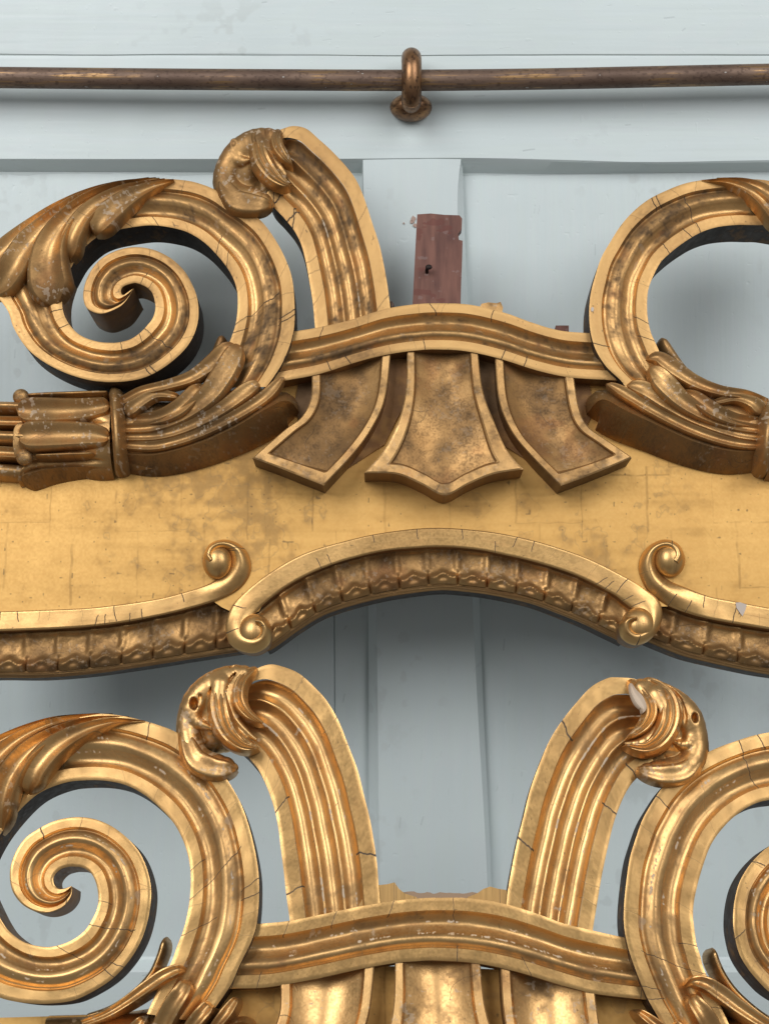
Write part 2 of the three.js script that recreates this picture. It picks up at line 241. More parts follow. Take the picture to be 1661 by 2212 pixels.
function scrollBands(mat, H, f = 0.2) {            // fillet | roll | ridge | cove | fillet
  const fl = (u) => H + 0.5 * (u < 0.5 ? rnd(u, 0, 0.03) : rnd(1 - u, 0, 0.03));
  const mid = (u) => H + along(KP, (u - f) / (1 - 2 * f));
  return [{ name: 'edge_fillet', u0: 0, u1: f, prof: fl, m: 6, mat }, { name: 'moulding', main: true, u0: f, u1: 1 - f, prof: mid, m: 40, mat, crease: 0.9 }, { name: 'edge_fillet', u0: 1 - f, u1: 1, prof: fl, m: 6, mat }];
}
// a carved lobe: centre line [x, y, height, half width], a section, rounded tip, sides down to base
function petal(F, pts, o = {}) {
  const N = o.n ?? 40, Mm = o.m ?? 14, c = spline(pts, N), rows = [], tip = o.tip ?? 0.12, tail = o.tail ?? 0;
  for (let i = 0; i <= N; i++) {
    const t = i / N, a = c[Math.max(0, i - 1)], b = c[Math.min(N, i + 1)], l = Math.hypot(b[0] - a[0], b[1] - a[1]) || 1, nx = -(b[1] - a[1]) / l, ny = (b[0] - a[0]) / l;
    const base = Math.max(o.base ?? 0, c[i][2] - (o.thick ?? 1)); let w = Math.max(0.3, c[i][3]), k = 1; if (t > 1 - tip) k = Math.sqrt(Math.max(0, 1 - Math.pow((t - 1 + tip) / tip, 2))); if (t < tail) k = Math.sqrt(Math.max(0, 1 - Math.pow(1 - t / tail, 2)));
    w *= Math.max(0.03, k); const row = [], H = c[i][2];
    const P = (q, h) => { const x = c[i][0] + nx * w * q, y = c[i][1] + ny * w * q; return F.at(x, y, h + 0.0007 * wob(x, y, 5), lerp(base, H, 0.75)); };
    row.push(P(-1.02, base));
    for (let j = 0; j <= Mm; j++) {
      const q = -1 + 2 * j / Mm, aq = Math.abs(q), rise = Math.max(0.004, H - base); let h;
      if (o.kind === 'gouge') { const rim = Math.pow(Math.max(0, 1 - Math.pow(aq, o.round ?? 6)), 0.5), g = aq < 0.74 ? (o.depth ?? 0.45) * Math.cos(aq / 0.74 * Math.PI / 2) : 0; h = base + rise * (0.35 + 0.65 * rim) - Math.min(rise * 0.8, 0.016) * g * Math.min(1, k * 1.3); }
      else if (o.kind === 'ripple') h = base + rise * (0.2 + 0.8 * Math.pow(Math.max(0, 1 - Math.pow(aq, 3)), 0.5)) - 0.0022 * (0.5 + 0.5 * Math.cos(Math.PI * 5 * q)) * Math.min(1, k * 1.2) * Math.min(1, w / 22);
      else if (o.kind === 'ridge') h = base + rise * (0.30 + 0.70 * Math.pow(1 - aq, 0.85));
      else h = base + rise * (0.12 + 0.88 * Math.sqrt(Math.max(0, 1 - q * q)));
      h += (o.tilt ?? 0) * q * Math.min(1, k * 1.5) * (w / 40); row.push(P(q, Math.max(base + 0.001, lerp(base + rise * 0.3, h, Math.min(1, 0.15 + k)))));
    }
    row.push(P(1.02, base)); rows.push(row);
  }
  return gridGeo(rows, null, 0.85);
}
// four-sided panel (Coons) with a height function, skirts to base
function coons(F, top, bot, left, right, h, base, n = 36, m = 44, ref = (v) => h(0, v), inside = null) {
  const T = spline(top, n, false), B = spline(bot, n, false), L = spline(left, m, false), R = spline(right, m, false), rows = [];
  const pt = (u, v, hh) => { const i = Math.round(u * n), j = Math.round(v * m), f = (k) => lerp(T[i][k], B[i][k], v) + lerp(L[j][k], R[j][k], u) - (lerp(lerp(T[0][k], T[n][k], u), lerp(B[0][k], B[n][k], u), v)); const x = f(0), y = f(1); return F.at(x, y, hh + 0.0006 * wob(x, y, 8), ref(v)); };
  for (let j = 0; j <= m; j++) { const row = []; for (let i = 0; i <= n; i++) row.push(pt(i / n, j / m, h(i / n, j / m))); rows.push(row); }
  const sk = []; const edge = (f, k) => { const a = [], b = [], c = []; for (let i = 0; i <= k; i++) { const [u, v] = f(i / k); a.push(pt(u, v, h(u, v))); b.push(pt(u, v, lerp(h(u, v), base, 0.5))); c.push(pt(u, v, base)); } sk.push(gridGeo([a, b, c])); };
  edge((t) => [t, 1], n); edge((t) => [0, t], m); edge((t) => [1, t], m); edge((t) => [t, 0], n);
  return [gridGeo(rows, null, 0.5, inside ? (j, i) => inside((i + 0.5) / n, (j + 0.5) / m) : null), mergeGeometries(sk), inside ? gridGeo(rows, null, 0.5, (j, i) => !inside((i + 0.5) / n, (j + 0.5) / m)) : null];
}
// flat shape with thickness, in a frame
function slab(F, pts, h, base, uvk = 0.4, bevel = 0) {
  const v2 = pts.map(([x, y]) => new THREE.Vector2(x, y)); if (THREE.ShapeUtils.isClockWise(v2)) { v2.reverse(); pts = [...pts].reverse(); }
  const tri = THREE.ShapeUtils.triangulateShape(v2, []), pos = [], uv = []; const hf = typeof h === 'function' ? h : () => h;
  const put = (p) => { pos.push(...p); uv.push(p[0] / uvk, p[1] / uvk); };
  for (const t of tri) for (const k of [t[2], t[1], t[0]]) put(F.at(pts[k][0], pts[k][1], hf(...pts[k])));
  const front = new THREE.BufferGeometry(); front.setAttribute('position', new THREE.Float32BufferAttribute(pos, 3)); front.setAttribute('uv', new THREE.Float32BufferAttribute(uv, 2)); front.computeVertexNormals();
  const pos2 = [], uv2 = [], put2 = (p) => { pos2.push(...p); uv2.push((p[0] + p[2]) / uvk, (p[1] + p[2]) / uvk); };
  for (let i = 0; i < pts.length; i++) { const a = pts[i], b = pts[(i + 1) % pts.length], A = F.at(a[0], a[1], hf(...a)), B = F.at(b[0], b[1], hf(...b)), A2 = [A[0], A[1], base], B2 = [B[0], B[1], base]; for (const p of [A, B, A2, B, B2, A2]) put2(p); }
  for (const t of tri) for (const k of t) { const A = F.at(pts[k][0], pts[k][1], hf(...pts[k])); put2([A[0], A[1], base]); }
  const side = new THREE.BufferGeometry(); side.setAttribute('position', new THREE.Float32BufferAttribute(pos2, 3)); side.setAttribute('uv', new THREE.Float32BufferAttribute(uv2, 2)); side.computeVertexNormals();
  return [front, side];
}
// surface nets over a distance field in sheet units (z up from the frame plane, in sheet units too)
function nets(F, f, [x0, x1, y0, y1, zlo, zhi], step) {
  const nx = Math.ceil((x1 - x0) / step) + 1, ny = Math.ceil((y1 - y0) / step) + 1, nz = Math.ceil((zhi - zlo) / step) + 1, V = new Float32Array(nx * ny * nz), id = (i, j, k) => (k * ny + j) * nx + i;
  for (let k = 0; k < nz; k++) for (let j = 0; j < ny; j++) for (let i = 0; i < nx; i++) V[id(i, j, k)] = f(x0 + i * step, y0 + j * step, zlo + k * step);
  const vi = new Int32Array(nx * ny * nz).fill(-1), P = [], uv = [];
  for (let k = 0; k < nz - 1; k++) for (let j = 0; j < ny - 1; j++) for (let i = 0; i < nx - 1; i++) {
    let sx = 0, sy = 0, sz = 0, n = 0;
    const e = (a, b, c, d, g, h) => { const p = V[id(i + a, j + b, k + c)], q = V[id(i + d, j + g, k + h)]; if ((p < 0) !== (q < 0)) { const t = p / (p - q); sx += a + (d - a) * t; sy += b + (g - b) * t; sz += c + (h - c) * t; n++; } };
    e(0,0,0,1,0,0); e(0,1,0,1,1,0); e(0,0,1,1,0,1); e(0,1,1,1,1,1); e(0,0,0,0,1,0); e(1,0,0,1,1,0); e(0,0,1,0,1,1); e(1,0,1,1,1,1); e(0,0,0,0,0,1); e(1,0,0,1,0,1); e(0,1,0,0,1,1); e(1,1,0,1,1,1);
    if (!n) continue; vi[id(i, j, k)] = P.length / 3; const p = F.at(x0 + (i + sx / n) * step, y0 + (j + sy / n) * step, (zlo + (k + sz / n) * step) * MM, 0.03); P.push(...p); uv.push(p[0] / 0.4 + p[2] * 0.7, p[1] / 0.4 + p[2] * 0.9);
  }
  const I = [], quad = (a, b, c, d, flip) => { if (a < 0 || b < 0 || c < 0 || d < 0) return; if (flip) I.push(a, c, b, a, d, c); else I.push(a, b, c, a, c, d); };
  for (let k = 1; k < nz - 1; k++) for (let j = 1; j < ny - 1; j++) for (let i = 1; i < nx - 1; i++) {
    const s = V[id(i, j, k)] < 0;
    if (s !== (V[id(i + 1, j, k)] < 0)) quad(vi[id(i, j - 1, k - 1)], vi[id(i, j, k - 1)], vi[id(i, j, k)], vi[id(i, j - 1, k)], s);
    if (s !== (V[id(i, j + 1, k)] < 0)) quad(vi[id(i - 1, j, k - 1)], vi[id(i - 1, j, k)], vi[id(i, j, k)], vi[id(i, j, k - 1)], s);
    if (s !== (V[id(i, j, k + 1)] < 0)) quad(vi[id(i - 1, j - 1, k)], vi[id(i, j - 1, k)], vi[id(i, j, k)], vi[id(i - 1, j, k)], s);
  }
  const g = new THREE.BufferGeometry(); g.setAttribute('position', new THREE.Float32BufferAttribute(P, 3)); g.setAttribute('uv', new THREE.Float32BufferAttribute(uv, 2)); g.setIndex(I); g.computeVertexNormals();
  return g;
}
// tapered capsule chain distance; pts [x, y, z, r] in sheet units
function chain(pts) {
  const P = spline(pts, Math.max(6, pts.length * 2));
  return (x, y, z) => { let d = 1e9; for (let i = 0; i + 1 < P.length; i++) { const a = P[i], b = P[i + 1], bx = b[0] - a[0], by = b[1] - a[1], bz = b[2] - a[2], l = bx * bx + by * by + bz * bz || 1, t = clamp(((x - a[0]) * bx + (y - a[1]) * by + (z - a[2]) * bz) / l), v = Math.hypot(x - a[0] - bx * t, y - a[1] - by * t, z - a[2] - bz * t) - lerp(a[3], b[3], t); if (v < d) d = v; } return d; };
}
const smin = (a, b, k) => { const h = Math.max(0, k - Math.abs(a - b)) / k; return Math.min(a, b) - h * h * k * 0.25; };
const smax = (a, b, k) => -smin(-a, -b, k);

// ------------------------------------------------------------------ the panelled wall
const paintV = pbr(paintTex(101, true), 0.0008), paintH = pbr(paintTex(107, false), 0.0007);
const wall = new THREE.Group(); wall.name = 'wall'; wall.userData = { kind: 'structure' }; scene.add(wall);
const wallUV = (g, ox = 0) => { const p = g.attributes.position, u = new Float32Array(p.count * 2); for (let i = 0; i < p.count; i++) { u[2 * i] = p.getX(i) + p.getZ(i) + ox; u[2 * i + 1] = p.getY(i) + p.getZ(i) + ox * 0.7; } g.setAttribute('uv', new THREE.BufferAttribute(u, 2)); return g; };
// a board as a lofted strip: left and right edges as [y, x] on the sheet, face depth z, chamfers as extra columns
function boardStrip(name, cols, mat, ox, ny = 40) {   // cols: [[points [x,y]...], z]
  const rows = [], S = cols.map(([p, z]) => [spline(p, ny), z]);
  for (let i = 0; i <= ny; i++) rows.push(S.map(([p, z]) => { const k = 1 / 1661; return [(p[i][0] - 830.5) * k, (1106 - p[i][1]) * k, z + 0.0006 * wob(p[i][0], p[i][1], 31)]; }));
  return add(wall, name, wallUV(gridGeo(rows, () => [0, 0], 0.3), ox), mat);
}
const HX = [-260, -120, 0, 200, 420, 640, 830, 1000, 1240, 1460, 1661, 1800, 1920];
const hline = (y, amp, s) => HX.map((x) => [x, y + amp * wob(x * 3, y, s)]);
boardStrip('frieze_board', [[hline(-220, 0, 1), 0.0015], [hline(112, 2, 2), 0.0015], [hline(118, 3, 3), 0.0012], [hline(119.6, 3, 4), -0.0006]], paintH, 0.2, 90);
boardStrip('top_rail', [[hline(119.6, 3, 4), -0.0006], [hline(121, 3, 5), -0.0002], [hline(128, 3, 6), 0], [hline(240, 0, 7), 0], [[[-260, 341], [0, 343], [700, 343], [1000, 341], [1200, 345], [1400, 350], [1661, 346], [1920, 346]], 0], [[[-260, 344], [0, 346], [700, 346], [1000, 344], [1200, 349], [1400, 353], [1661, 350], [1920, 350]], -0.002], [[[-260, 364], [0, 364], [700, 366], [1000, 367], [1200, 369], [1400, 367], [1661, 365], [1920, 365]], -0.021], [hline(372, 0, 9), -0.022]], paintH, 0.55, 90);
const SL = [[784, 341], [788, 500], [800, 850], [813, 1290], [818, 1732], [822, 1950], [826, 2100]], SR = [[996, 341], [988, 460], [1003, 850], [1020, 1290], [1033, 1555], [1050, 1850], [1058, 2100]];
const SLo = [[782, 341], [783, 500], [788, 850], [795, 1290], [797, 1732], [800, 1950], [802, 2100]], SRo = [[1000, 341], [1003, 460], [1018, 850], [1036, 1290], [1046, 1555], [1060, 1850], [1068, 2100]];
boardStrip('stile', [[SLo, -0.022], [SLo, -0.013], [SL, -0.0015], [SL.map(([x, y]) => [x + 60, y]), -0.001], [SR.map(([x, y]) => [x - 60, y]), -0.001], [SR, -0.0015], [SRo, -0.012], [SRo, -0.022]], paintV, 0.31, 60);
const vcol = (x, y0, y1, tilt = 0) => [0, 1, 2, 3, 4].map((k) => [x + tilt * k / 4, lerp(y0, y1, k / 4)]);
boardStrip('panel_board', [[vcol(-260, 360, 2110), -0.022], [vcol(200, 360, 2110), -0.0215], [vcol(716, 360, 2110, 6), -0.022], [vcol(717.5, 360, 2110, 6), -0.024]], paintV, 0.77, 60);
boardStrip('panel_board', [[vcol(718, 360, 2110, 6), -0.024], [vcol(719.5, 360, 2110, 6), -0.022], [vcol(812, 360, 2110, 6), -0.022]], paintV, 0.05, 60);
boardStrip('panel_board', [[vcol(985, 360, 2110, 6), -0.022], [vcol(1400, 360, 2110), -0.0215], [vcol(1920, 360, 2110), -0.022]], paintV, 0.43, 60);
boardStrip('bottom_rail', [[hline(2076, 0, 1), -0.022], [hline(2082, 1, 2), -0.020], [hline(2096, 1, 3), -0.001], [hline(2100, 1, 3), 0], [hline(2700, 0, 4), 0]], paintH, 0.9, 60);
{ const b = new THREE.BoxGeometry(1.4, 1.9, 0.02); b.translate(0, -0.14, -0.0345); add(wall, 'wall_backing', wallUV(b), paintV); }

{ const pinkWood = new THREE.MeshStandardMaterial({ color: new THREE.Color(0.46, 0.33, 0.27), roughness: 0.9, side: THREE.DoubleSide });
  for (const [x, y, r, k] of [[893, 473, 5, 1], [896, 486, 4, 2], [889, 479, 3, 3], [872, 482, 1.6, 4]]) { const p = []; for (let i = 0; i < 11; i++) { const a = i * 0.571, q = r * (0.7 + 0.6 * hsh(i, k, 9)); p.push([x + q * Math.cos(a), y + 1.3 * q * Math.sin(a)]); } const [a, b] = slab(WALL, p, 0.0004, -0.004); add(wall, 'paint_chip', [a, b], pinkWood); } }
// ------------------------------------------------------------------ the brass rail and its bracket
const railTex = makeTex(1024, 256, (x, y, o) => {
  const st = fbm(x * 14, y * 60, 14, 60, 210, 4), big = fbm(x * 9, y * 4, 9, 4, 220, 4), sp = fbm(x * 120, y * 30, 120, 30, 230, 3), g = ss(0.56, 0.70, 0.6 * st + 0.4 * big), wh = ss(0.76, 0.79, 0.5 * sp + 0.5 * fbm(x * 40, y * 10, 40, 10, 240, 3));
  let c = mix3([0.13, 0.082, 0.058], [0.22, 0.145, 0.10], clamp((big - 0.35) * 2)); c = mix3(c, [0.45, 0.27, 0.11], g * 0.7); c = mix3(c, [0.06, 0.035, 0.025], ss(0.6, 0.7, sp) * 0.5); c = mix3(c, [0.5, 0.47, 0.43], wh * 0.7);
  o.c = c; o.m = clamp(0.45 + 0.4 * g - 0.4 * wh); o.r = clamp(0.52 - 0.12 * g + 0.2 * (sp - 0.5)); o.b = 0.5 + 0.3 * (sp - 0.5) + 0.2 * (st - 0.5);
});
const railMat = pbr(railTex, 0.0006), brassMat = new THREE.MeshStandardMaterial({ ...{}, map: leafTexBrass(), metalness: 0.85, roughness: 0.36, side: THREE.DoubleSide });
function leafTexBrass() { return makeTex(256, 256, (x, y, o) => { const b = fbm(x * 5, y * 5, 5, 5, 300, 4), s = fbm(x * 30, y * 30, 30, 30, 310, 3); o.c = mix3(mix3([0.17, 0.09, 0.048], [0.38, 0.205, 0.095], clamp((b - 0.3) * 2)), [0.07, 0.04, 0.028], ss(0.56, 0.7, s) * 0.7); o.r = 0.4; o.m = 0.8; o.b = 0.5; }).map; }
const RZ = 0.038, rk = (D - RZ) / D / 1661, RY = (1106 - 173) * rk;
{
  const rail = new THREE.Group(); rail.name = 'hanging_rail'; rail.position.set(0, RY, RZ); rail.userData = { label: 'long tarnished brass rail running across the top of the panelled wall', category: 'rail' }; scene.add(rail);
  const pts = [[-260, 165], [0, 167.5], [300, 170.5], [600, 172.5], [890, 173.5], [1150, 171], [1400, 166], [1661, 160.5], [1920, 155]].map(([x, y]) => new THREE.Vector3((x - 830.5) * rk, (1106 - y) * rk - RY, 0));
  const g = new THREE.TubeGeometry(new THREE.CatmullRomCurve3(pts), 160, 22.6 * rk, 32, false), u = g.attributes.uv; for (let i = 0; i < u.count; i++) u.setX(i, u.getX(i) * 2.3);
  add(rail, 'rail_tube', g, railMat);
  const br = new THREE.Group(); br.name = 'rail_bracket'; br.position.set((888.5 - 830.5) * rk, RY - 0.029, 0); br.userData = { label: 'brown brass hook bracket with domed round foot holding the rail', category: 'bracket' }; scene.add(br);
  const r0 = 0.0278, loop = []; for (let k = 0; k <= 30; k++) { const a = lerp(-1.75, 1.95, k / 30); loop.push(new THREE.Vector3(0, 0.029 + r0 * 1.02 * Math.sin(a), RZ + 0.78 * r0 * Math.cos(a) - 0.001)); }
  const lg = new THREE.TubeGeometry(new THREE.CatmullRomCurve3(loop), 60, 0.0127, 24, false); add(br, 'hook', lg, brassMat);
  const tip = new THREE.SphereGeometry(0.0127, 24, 16); tip.translate(...loop[30].toArray()); add(br, 'hook_end', tip, brassMat);
  const dg = new THREE.SphereGeometry(1, 48, 32); dg.scale(0.0272, 0.0178, 0.024); dg.translate(0, 0.001, 0.010); add(br, 'foot', dg, brassMat);
  const st = new THREE.CylinderGeometry(0.0115, 0.0145, 0.045, 24); st.rotateX(Math.PI / 2); st.translate(0, 0.002, 0.028); add(br, 'arm', st, brassMat);
}

// ------------------------------------------------------------------ builders shared by the two pelmets
function pelmet(name, F, label) { const g = new THREE.Group(); g.name = name; g.position.set(0, F.y0, F.z); g.rotation.x = -F.a; g.userData = { label, category: 'pelmet' }; scene.add(g); return g; }
const BACK = -0.019, BACKL = -0.006;
function barBands(mat, H) {
  const f = 0.2, fl = (u) => H + 0.5 * (u < 0.5 ? rnd(u, 0, 0.03) : rnd(1 - u, 0, 0.03)), K = [[0, 0], [0.025, -0.001], [0.09, -0.0046], [0.3, -0.0088], [0.5, -0.0052], [0.68, 0.0004], [0.8, 0.0006], [0.9, -0.0022], [0.95, -0.003], [0.985, -0.0006], [1, 0]], mid = (u) => H + along(K, (u - f) / (1 - 2 * f));
  return [{ name: 'edge_fillet', u0: 0, u1: f, prof: fl, m: 6, mat }, { name: 'moulding', main: true, u0: f, u1: 1 - f, prof: mid, m: 36, mat, crease: 0.9 }, { name: 'edge_fillet', u0: 1 - f, u1: 1, prof: fl, m: 6, mat }];
}
function hornBands(mat, H) {
  const f = 0.17, fl = (u) => H + 0.5 * (u < 0.5 ? rnd(u, 0, 0.03) : rnd(1 - u, 0, 0.03));
  const mid = (u, t) => { const v = (u - f) / (1 - 2 * f), e = Math.min(v, 1 - v); const fr = v * 3 - Math.floor(Math.min(v, 0.9999) * 3), flute = -0.0024 - 0.0062 * Math.pow(Math.sin(Math.PI * clamp(fr)), 1.15) - 0.002 * Math.sin(Math.PI * v); return H + (e < 0.05 ? lerp(-0.001, flute, ss(0, 1, e / 0.05)) : flute) - 0.012 * (1 - ss(0, 0.2, t)); };
  return [{ name: 'edge_fillet', u0: 0, u1: f, prof: fl, m: 6, mat }, { name: 'fluting', main: true, u0: f, u1: 1 - f, prof: mid, m: 56, mat, crease: 1.0 }, { name: 'edge_fillet', u0: 1 - f, u1: 1, prof: fl, m: 6, mat }];
}
function keystone(F, parent, tf, top, bot, left, right, mat, sideMat, H0, H1, rimMat = mat === M.key ? M.keyRim : M.leafL) {
  const h = (u, v) => { const e = Math.min(u / 0.10, (1 - u) / 0.10, (1 - v) / 0.085), H = lerp(H0, H1, Math.pow(v, 0.8)); if (e < 1) return H - 0.0012 * Math.pow(1 - Math.min(1, e * 5), 2); const a = ss(1, 1.28, e), d = Math.sin(Math.PI * clamp((u - 0.10) / 0.80)); return H - 0.0034 * a - 0.016 * a * d * (0.55 + 0.45 * (1 - v)); };
  const lift = ([a, ...r]) => [[a[0], a[1] - 44], ...r]; const [g, s, r] = coons(F, tf(top.map(([x, y]) => [x, y - 44])), tf(bot), tf(lift(left)), tf(lift(right)), h, -0.004, 72, 72, (v) => h(0, v), (u, v) => Math.min(u / 0.10, (1 - u) / 0.10, (1 - v) / 0.085) > 1.1); const k = add(parent, 'keystone', g, mat); add(k, 'keystone_rim', r, rimMat); add(k, 'keystone_side', s, sideMat); return k;
}
function leafGroup(parent, name) { const g = new THREE.Group(); g.name = name; parent.add(g); return g; }
const lobe = (F, parent, pts, o, mat) => add(parent, 'leaf_lobe', petal(F, pts, o), mat);
function headForm(F, parent, tf, k, c, mat, step = 1.9) {
  const made = headBody(F, parent, tf, k, c, mat, step);
  c.strands.forEach((p, n) => add(made, 'leaf_strand', petal(F, tf(p).map(([x, y, h, w]) => [x, y, h, w * k]), { kind: n === 0 ? 'gouge' : 'ripple', depth: 0.22, round: 3, base: 0.022, thick: 0.022, tip: 0.1, tail: 0.14, n: 48, m: 30 }), mat));
  return made;
}
function headBody(F, parent, tf, k, c, mat, step) {
  const C = (pts) => chain(tf(pts.map(([x, y, z, r]) => [x, y, z, r * k])));
  const hook = C(c.hook), fill = C(c.fill), leaves = c.leaves.map(C), beak = C(c.beak), mouth = C(c.mouth), grooves = c.grooves.map(C), [ex, ey, ez, er] = tf([c.eye])[0], eyeR = er * k;
  const f = (x, y, z) => {
    let d = smin(hook(x, y, z), fill(x, y, z), 6); for (const l of leaves) d = smin(d, l(x, y, z), 5); d = smin(d, beak(x, y, z), 3);
    for (const g of grooves) d = smax(d, -g(x, y, z), 3.5);
    d = smax(d, -mouth(x, y, z), 4);
    const q = Math.hypot(Math.hypot(x - ex, (y - ey) * 0.75) - eyeR, (z - ez) * 0.6) - eyeR * 0.42; d = smin(d, q, 4); d = smax(d, -(Math.hypot(x - ex, (y - ey) * 0.7, (z - ez - 8) * 0.5) - eyeR * (c.hollow ?? 0.5)), 3);
    return d + 0.35 * wob(x * 3, y * 3, 14);
  };
  const P = tf([...c.hook, ...c.leaves.flat()]), xs = P.map((p) => p[0]), ys = P.map((p) => p[1]);
  return add(parent, 'scroll_head', nets(F, f, [Math.min(...xs) - 36, Math.max(...xs) + 36, Math.min(...ys) - 36, Math.max(...ys) + 36, -40, 150], step), mat);
}

// ------------------------------------------------------------------ the upper pelmet
const pu = pelmet('giltwood_pelmet', UP, 'upper dark gilded carved pelmet with one horn, leaning on the wall under the rail');
{
  const F = UP, HS = 0.040;
  // flat board and what backs it
  const bp = [[-80, 1000], [270, 950], [540, 880], [640, 740], [1290, 740], [1370, 880], [1600, 990], [1740, 1000], [1740, 1348], [1585, 1320], [1480, 1296], [1440, 1310], [1395, 1310], [1355, 1264], [1260, 1224], [1175, 1194], [1080, 1172], [960, 1161], [830, 1170], [735, 1192], [650, 1226], [585, 1276], [560, 1320], [530, 1335], [480, 1312], [445, 1288], [345, 1312], [200, 1335], [-80, 1345]];
  const [bf, bs] = slab(F, bp, 0, -0.03, 1.1); add(pu, 'board', bf, M.board); add(pu, 'board_edge', bs, M.side);
  const [kf, ks] = slab(F, [[-80, 900], [600, 860], [1330, 860], [1740, 900], [1740, 1455], [1615, 1442], [1475, 1408], [1400, 1380], [1330, 1372], [1210, 1318], [1085, 1280], [955, 1266], [825, 1283], [700, 1320], [590, 1388], [500, 1402], [350, 1424], [100, 1454], [-80, 1456]], -0.034, -0.05); add(pu, 'backing_board', [kf, ks], M.side);
  // bar over the keystones
  sweep(F, pu, 'crest_bar', [[600, 722], [637, 716], [690, 707], [760, 690], [830, 668], [900, 657], [960, 655], [1020, 659], [1090, 676], [1150, 697], [1210, 714], [1278, 720], [1320, 722]], [[585, 828], [616, 822], [690, 808], [770, 782], [840, 765], [910, 756], [960, 755], [1010, 759], [1080, 775], [1160, 800], [1230, 815], [1305, 820], [1340, 822]], { n: 150, idx: true, bands: barBands(M.sweepU, 0.030), base: BACK, side: M.edge, wob: 0.0009 });
  // keystones
  keystone(F, pu, z5, [[672, 300], [712, 312], [760, 300], [830, 285], [880, 300], [930, 300], [972, 300]].map(([x, y]) => [x + (x < 830 ? 12 : -6), y]), [[512, 770], [640, 775], [740, 815], [835, 860], [930, 815], [1030, 775], [1150, 755]], [[684, 300], [680, 430], [650, 560], [590, 680], [512, 770]], [[966, 300], [985, 430], [1030, 560], [1085, 680], [1150, 755]], M.key, M.edge, 0.025, 0.050);
  keystone(F, pu, z5, [[300, 370], [380, 380], [480, 350], [620, 310]], [[65, 710], [160, 745], [260, 785], [350, 820]], [[300, 370], [300, 460], [262, 545], [190, 600], [65, 710]], [[620, 310], [600, 450], [560, 560], [480, 680], [350, 820]], M.key, M.edge, 0.025, 0.048);
  keystone(F, pu, z5, [[1035, 318], [1130, 350], [1250, 385], [1345, 375]], [[1300, 822], [1400, 785], [1500, 745], [1585, 708]], [[1035, 318], [1050, 470], [1100, 600], [1180, 700], [1300, 822]], [[1345, 375], [1370, 500], [1405, 580], [1470, 630], [1585, 708]], M.key, M.edge, 0.025, 0.048);
  { const [a, b] = slab(F, [[655, 775], [1258, 775], [1285, 880], [1225, 1010], [1172, 1016], [1085, 960], [1040, 880], [870, 880], [830, 960], [745, 1016], [690, 1010], [635, 880]], 0.003, -0.01); add(pu, 'keystone_ground', [a, b], M.edge); }
  // left scroll: limb and volute
  sweep(F, pu, 'c_scroll', [[575, 836], [592, 813], [615, 774], [634, 717], [636.5, 659], [631, 601], [615, 555], [592, 513], [565, 478], [531, 451], [492, 428], [461, 408], [423, 394], [385, 388], [335, 386], [285, 392], [231, 405], [173, 422], [115, 451], [58, 490], [0, 528], [-32, 575]],
    [[455, 836], [476, 790], [496, 740], [510, 697], [514, 651], [510, 617], [496, 586], [473, 555], [442, 524], [404, 501], [361, 490], [319, 487], [269, 494], [231, 503], [204, 517], [172, 548], [148, 590]], { n: 220, bands: scrollBands(M.sweepU, HS), base: BACK, side: M.side });
  const vo = [[-32, 575, 148, 590], [-20, 615, 138, 622], [0, 646, 135, 648], [19, 674, 137, 672], [31, 709, 146, 694], [58, 751, 165, 717], [96, 782, 186, 730], [146, 807, 215, 738.5], [200, 822, 240, 740.5], [254, 825, 258, 739.5], [308, 817, 282, 733], [354, 794, 303, 719], [396, 759, 320, 701], [419, 724, 331, 686], [429, 686, 336, 668], [427, 647, 335, 650], [415, 613, 330, 634], [396, 582, 323, 625], [365, 555, 315, 619], [327, 538, 303, 613.5], [285, 534, 292, 611], [246, 544, 282, 613], [215, 563, 273, 616], [192, 594, 266, 620], [181, 628, 262, 626], [183, 655, 262, 632], [194, 670, 264, 636], [219, 678, 268, 637], [246, 670, 273, 634], [269, 655, 280, 629], [290, 624, 288, 624]];
  sweep(F, pu, 'volute', vo.map((p) => [p[0], p[1]]), vo.map((p) => [p[2], p[3]]), { n: 260, idx: true, bands: scrollBands(M.sweepU, HS), base: (t) => BACK - 0.02 * ss(0.72, 0.95, t), side: M.side, inner: M.edge, ends: [1] });
  // right scroll
  sweep(F, pu, 'c_scroll', [[1355, 845], [1341.6, 823], [1310, 793], [1286.8, 756.6], [1275, 716.7], [1272, 677], [1275, 637], [1285, 597], [1298, 557], [1316.7, 524], [1340, 487.5], [1366.5, 457.6], [1400, 431], [1439.6, 411], [1479.5, 396], [1522.7, 388], [1572.5, 383.5], [1612, 386], [1661, 390.5], [1720, 405], [1780, 430]],
    [[1470, 845], [1440, 795], [1416, 743], [1404.7, 716.7], [1398, 683.5], [1397, 650], [1400, 624], [1410, 597], [1426, 567], [1449.6, 544], [1476, 524], [1509, 504], [1546, 491], [1589, 486], [1629, 486.5], [1661, 488], [1720, 500], [1760, 520]], { n: 160, bands: scrollBands(M.sweepU, HS), base: BACK, side: M.side });
  // horn with its curled head
  sweep(F, pu, 'horn', z4([[500, 190], [560, 110], [620, 80], [700, 62], [800, 85], [900, 170], [1000, 260], [1120, 390], [1200, 500], [1265, 650], [1330, 850], [1385, 1020], [1420, 1180], [1445, 1320], [1460, 1430], [1475, 1560]]), z4([[380, 500], [420, 540], [460, 570], [500, 640], [540, 715], [620, 800], [700, 900], [760, 1020], [800, 1180], [825, 1320], [850, 1480], [870, 1700], [878, 1790]]), { n: 140, bands: hornBands(M.hornU, 0.024), base: BACK, side: M.side });
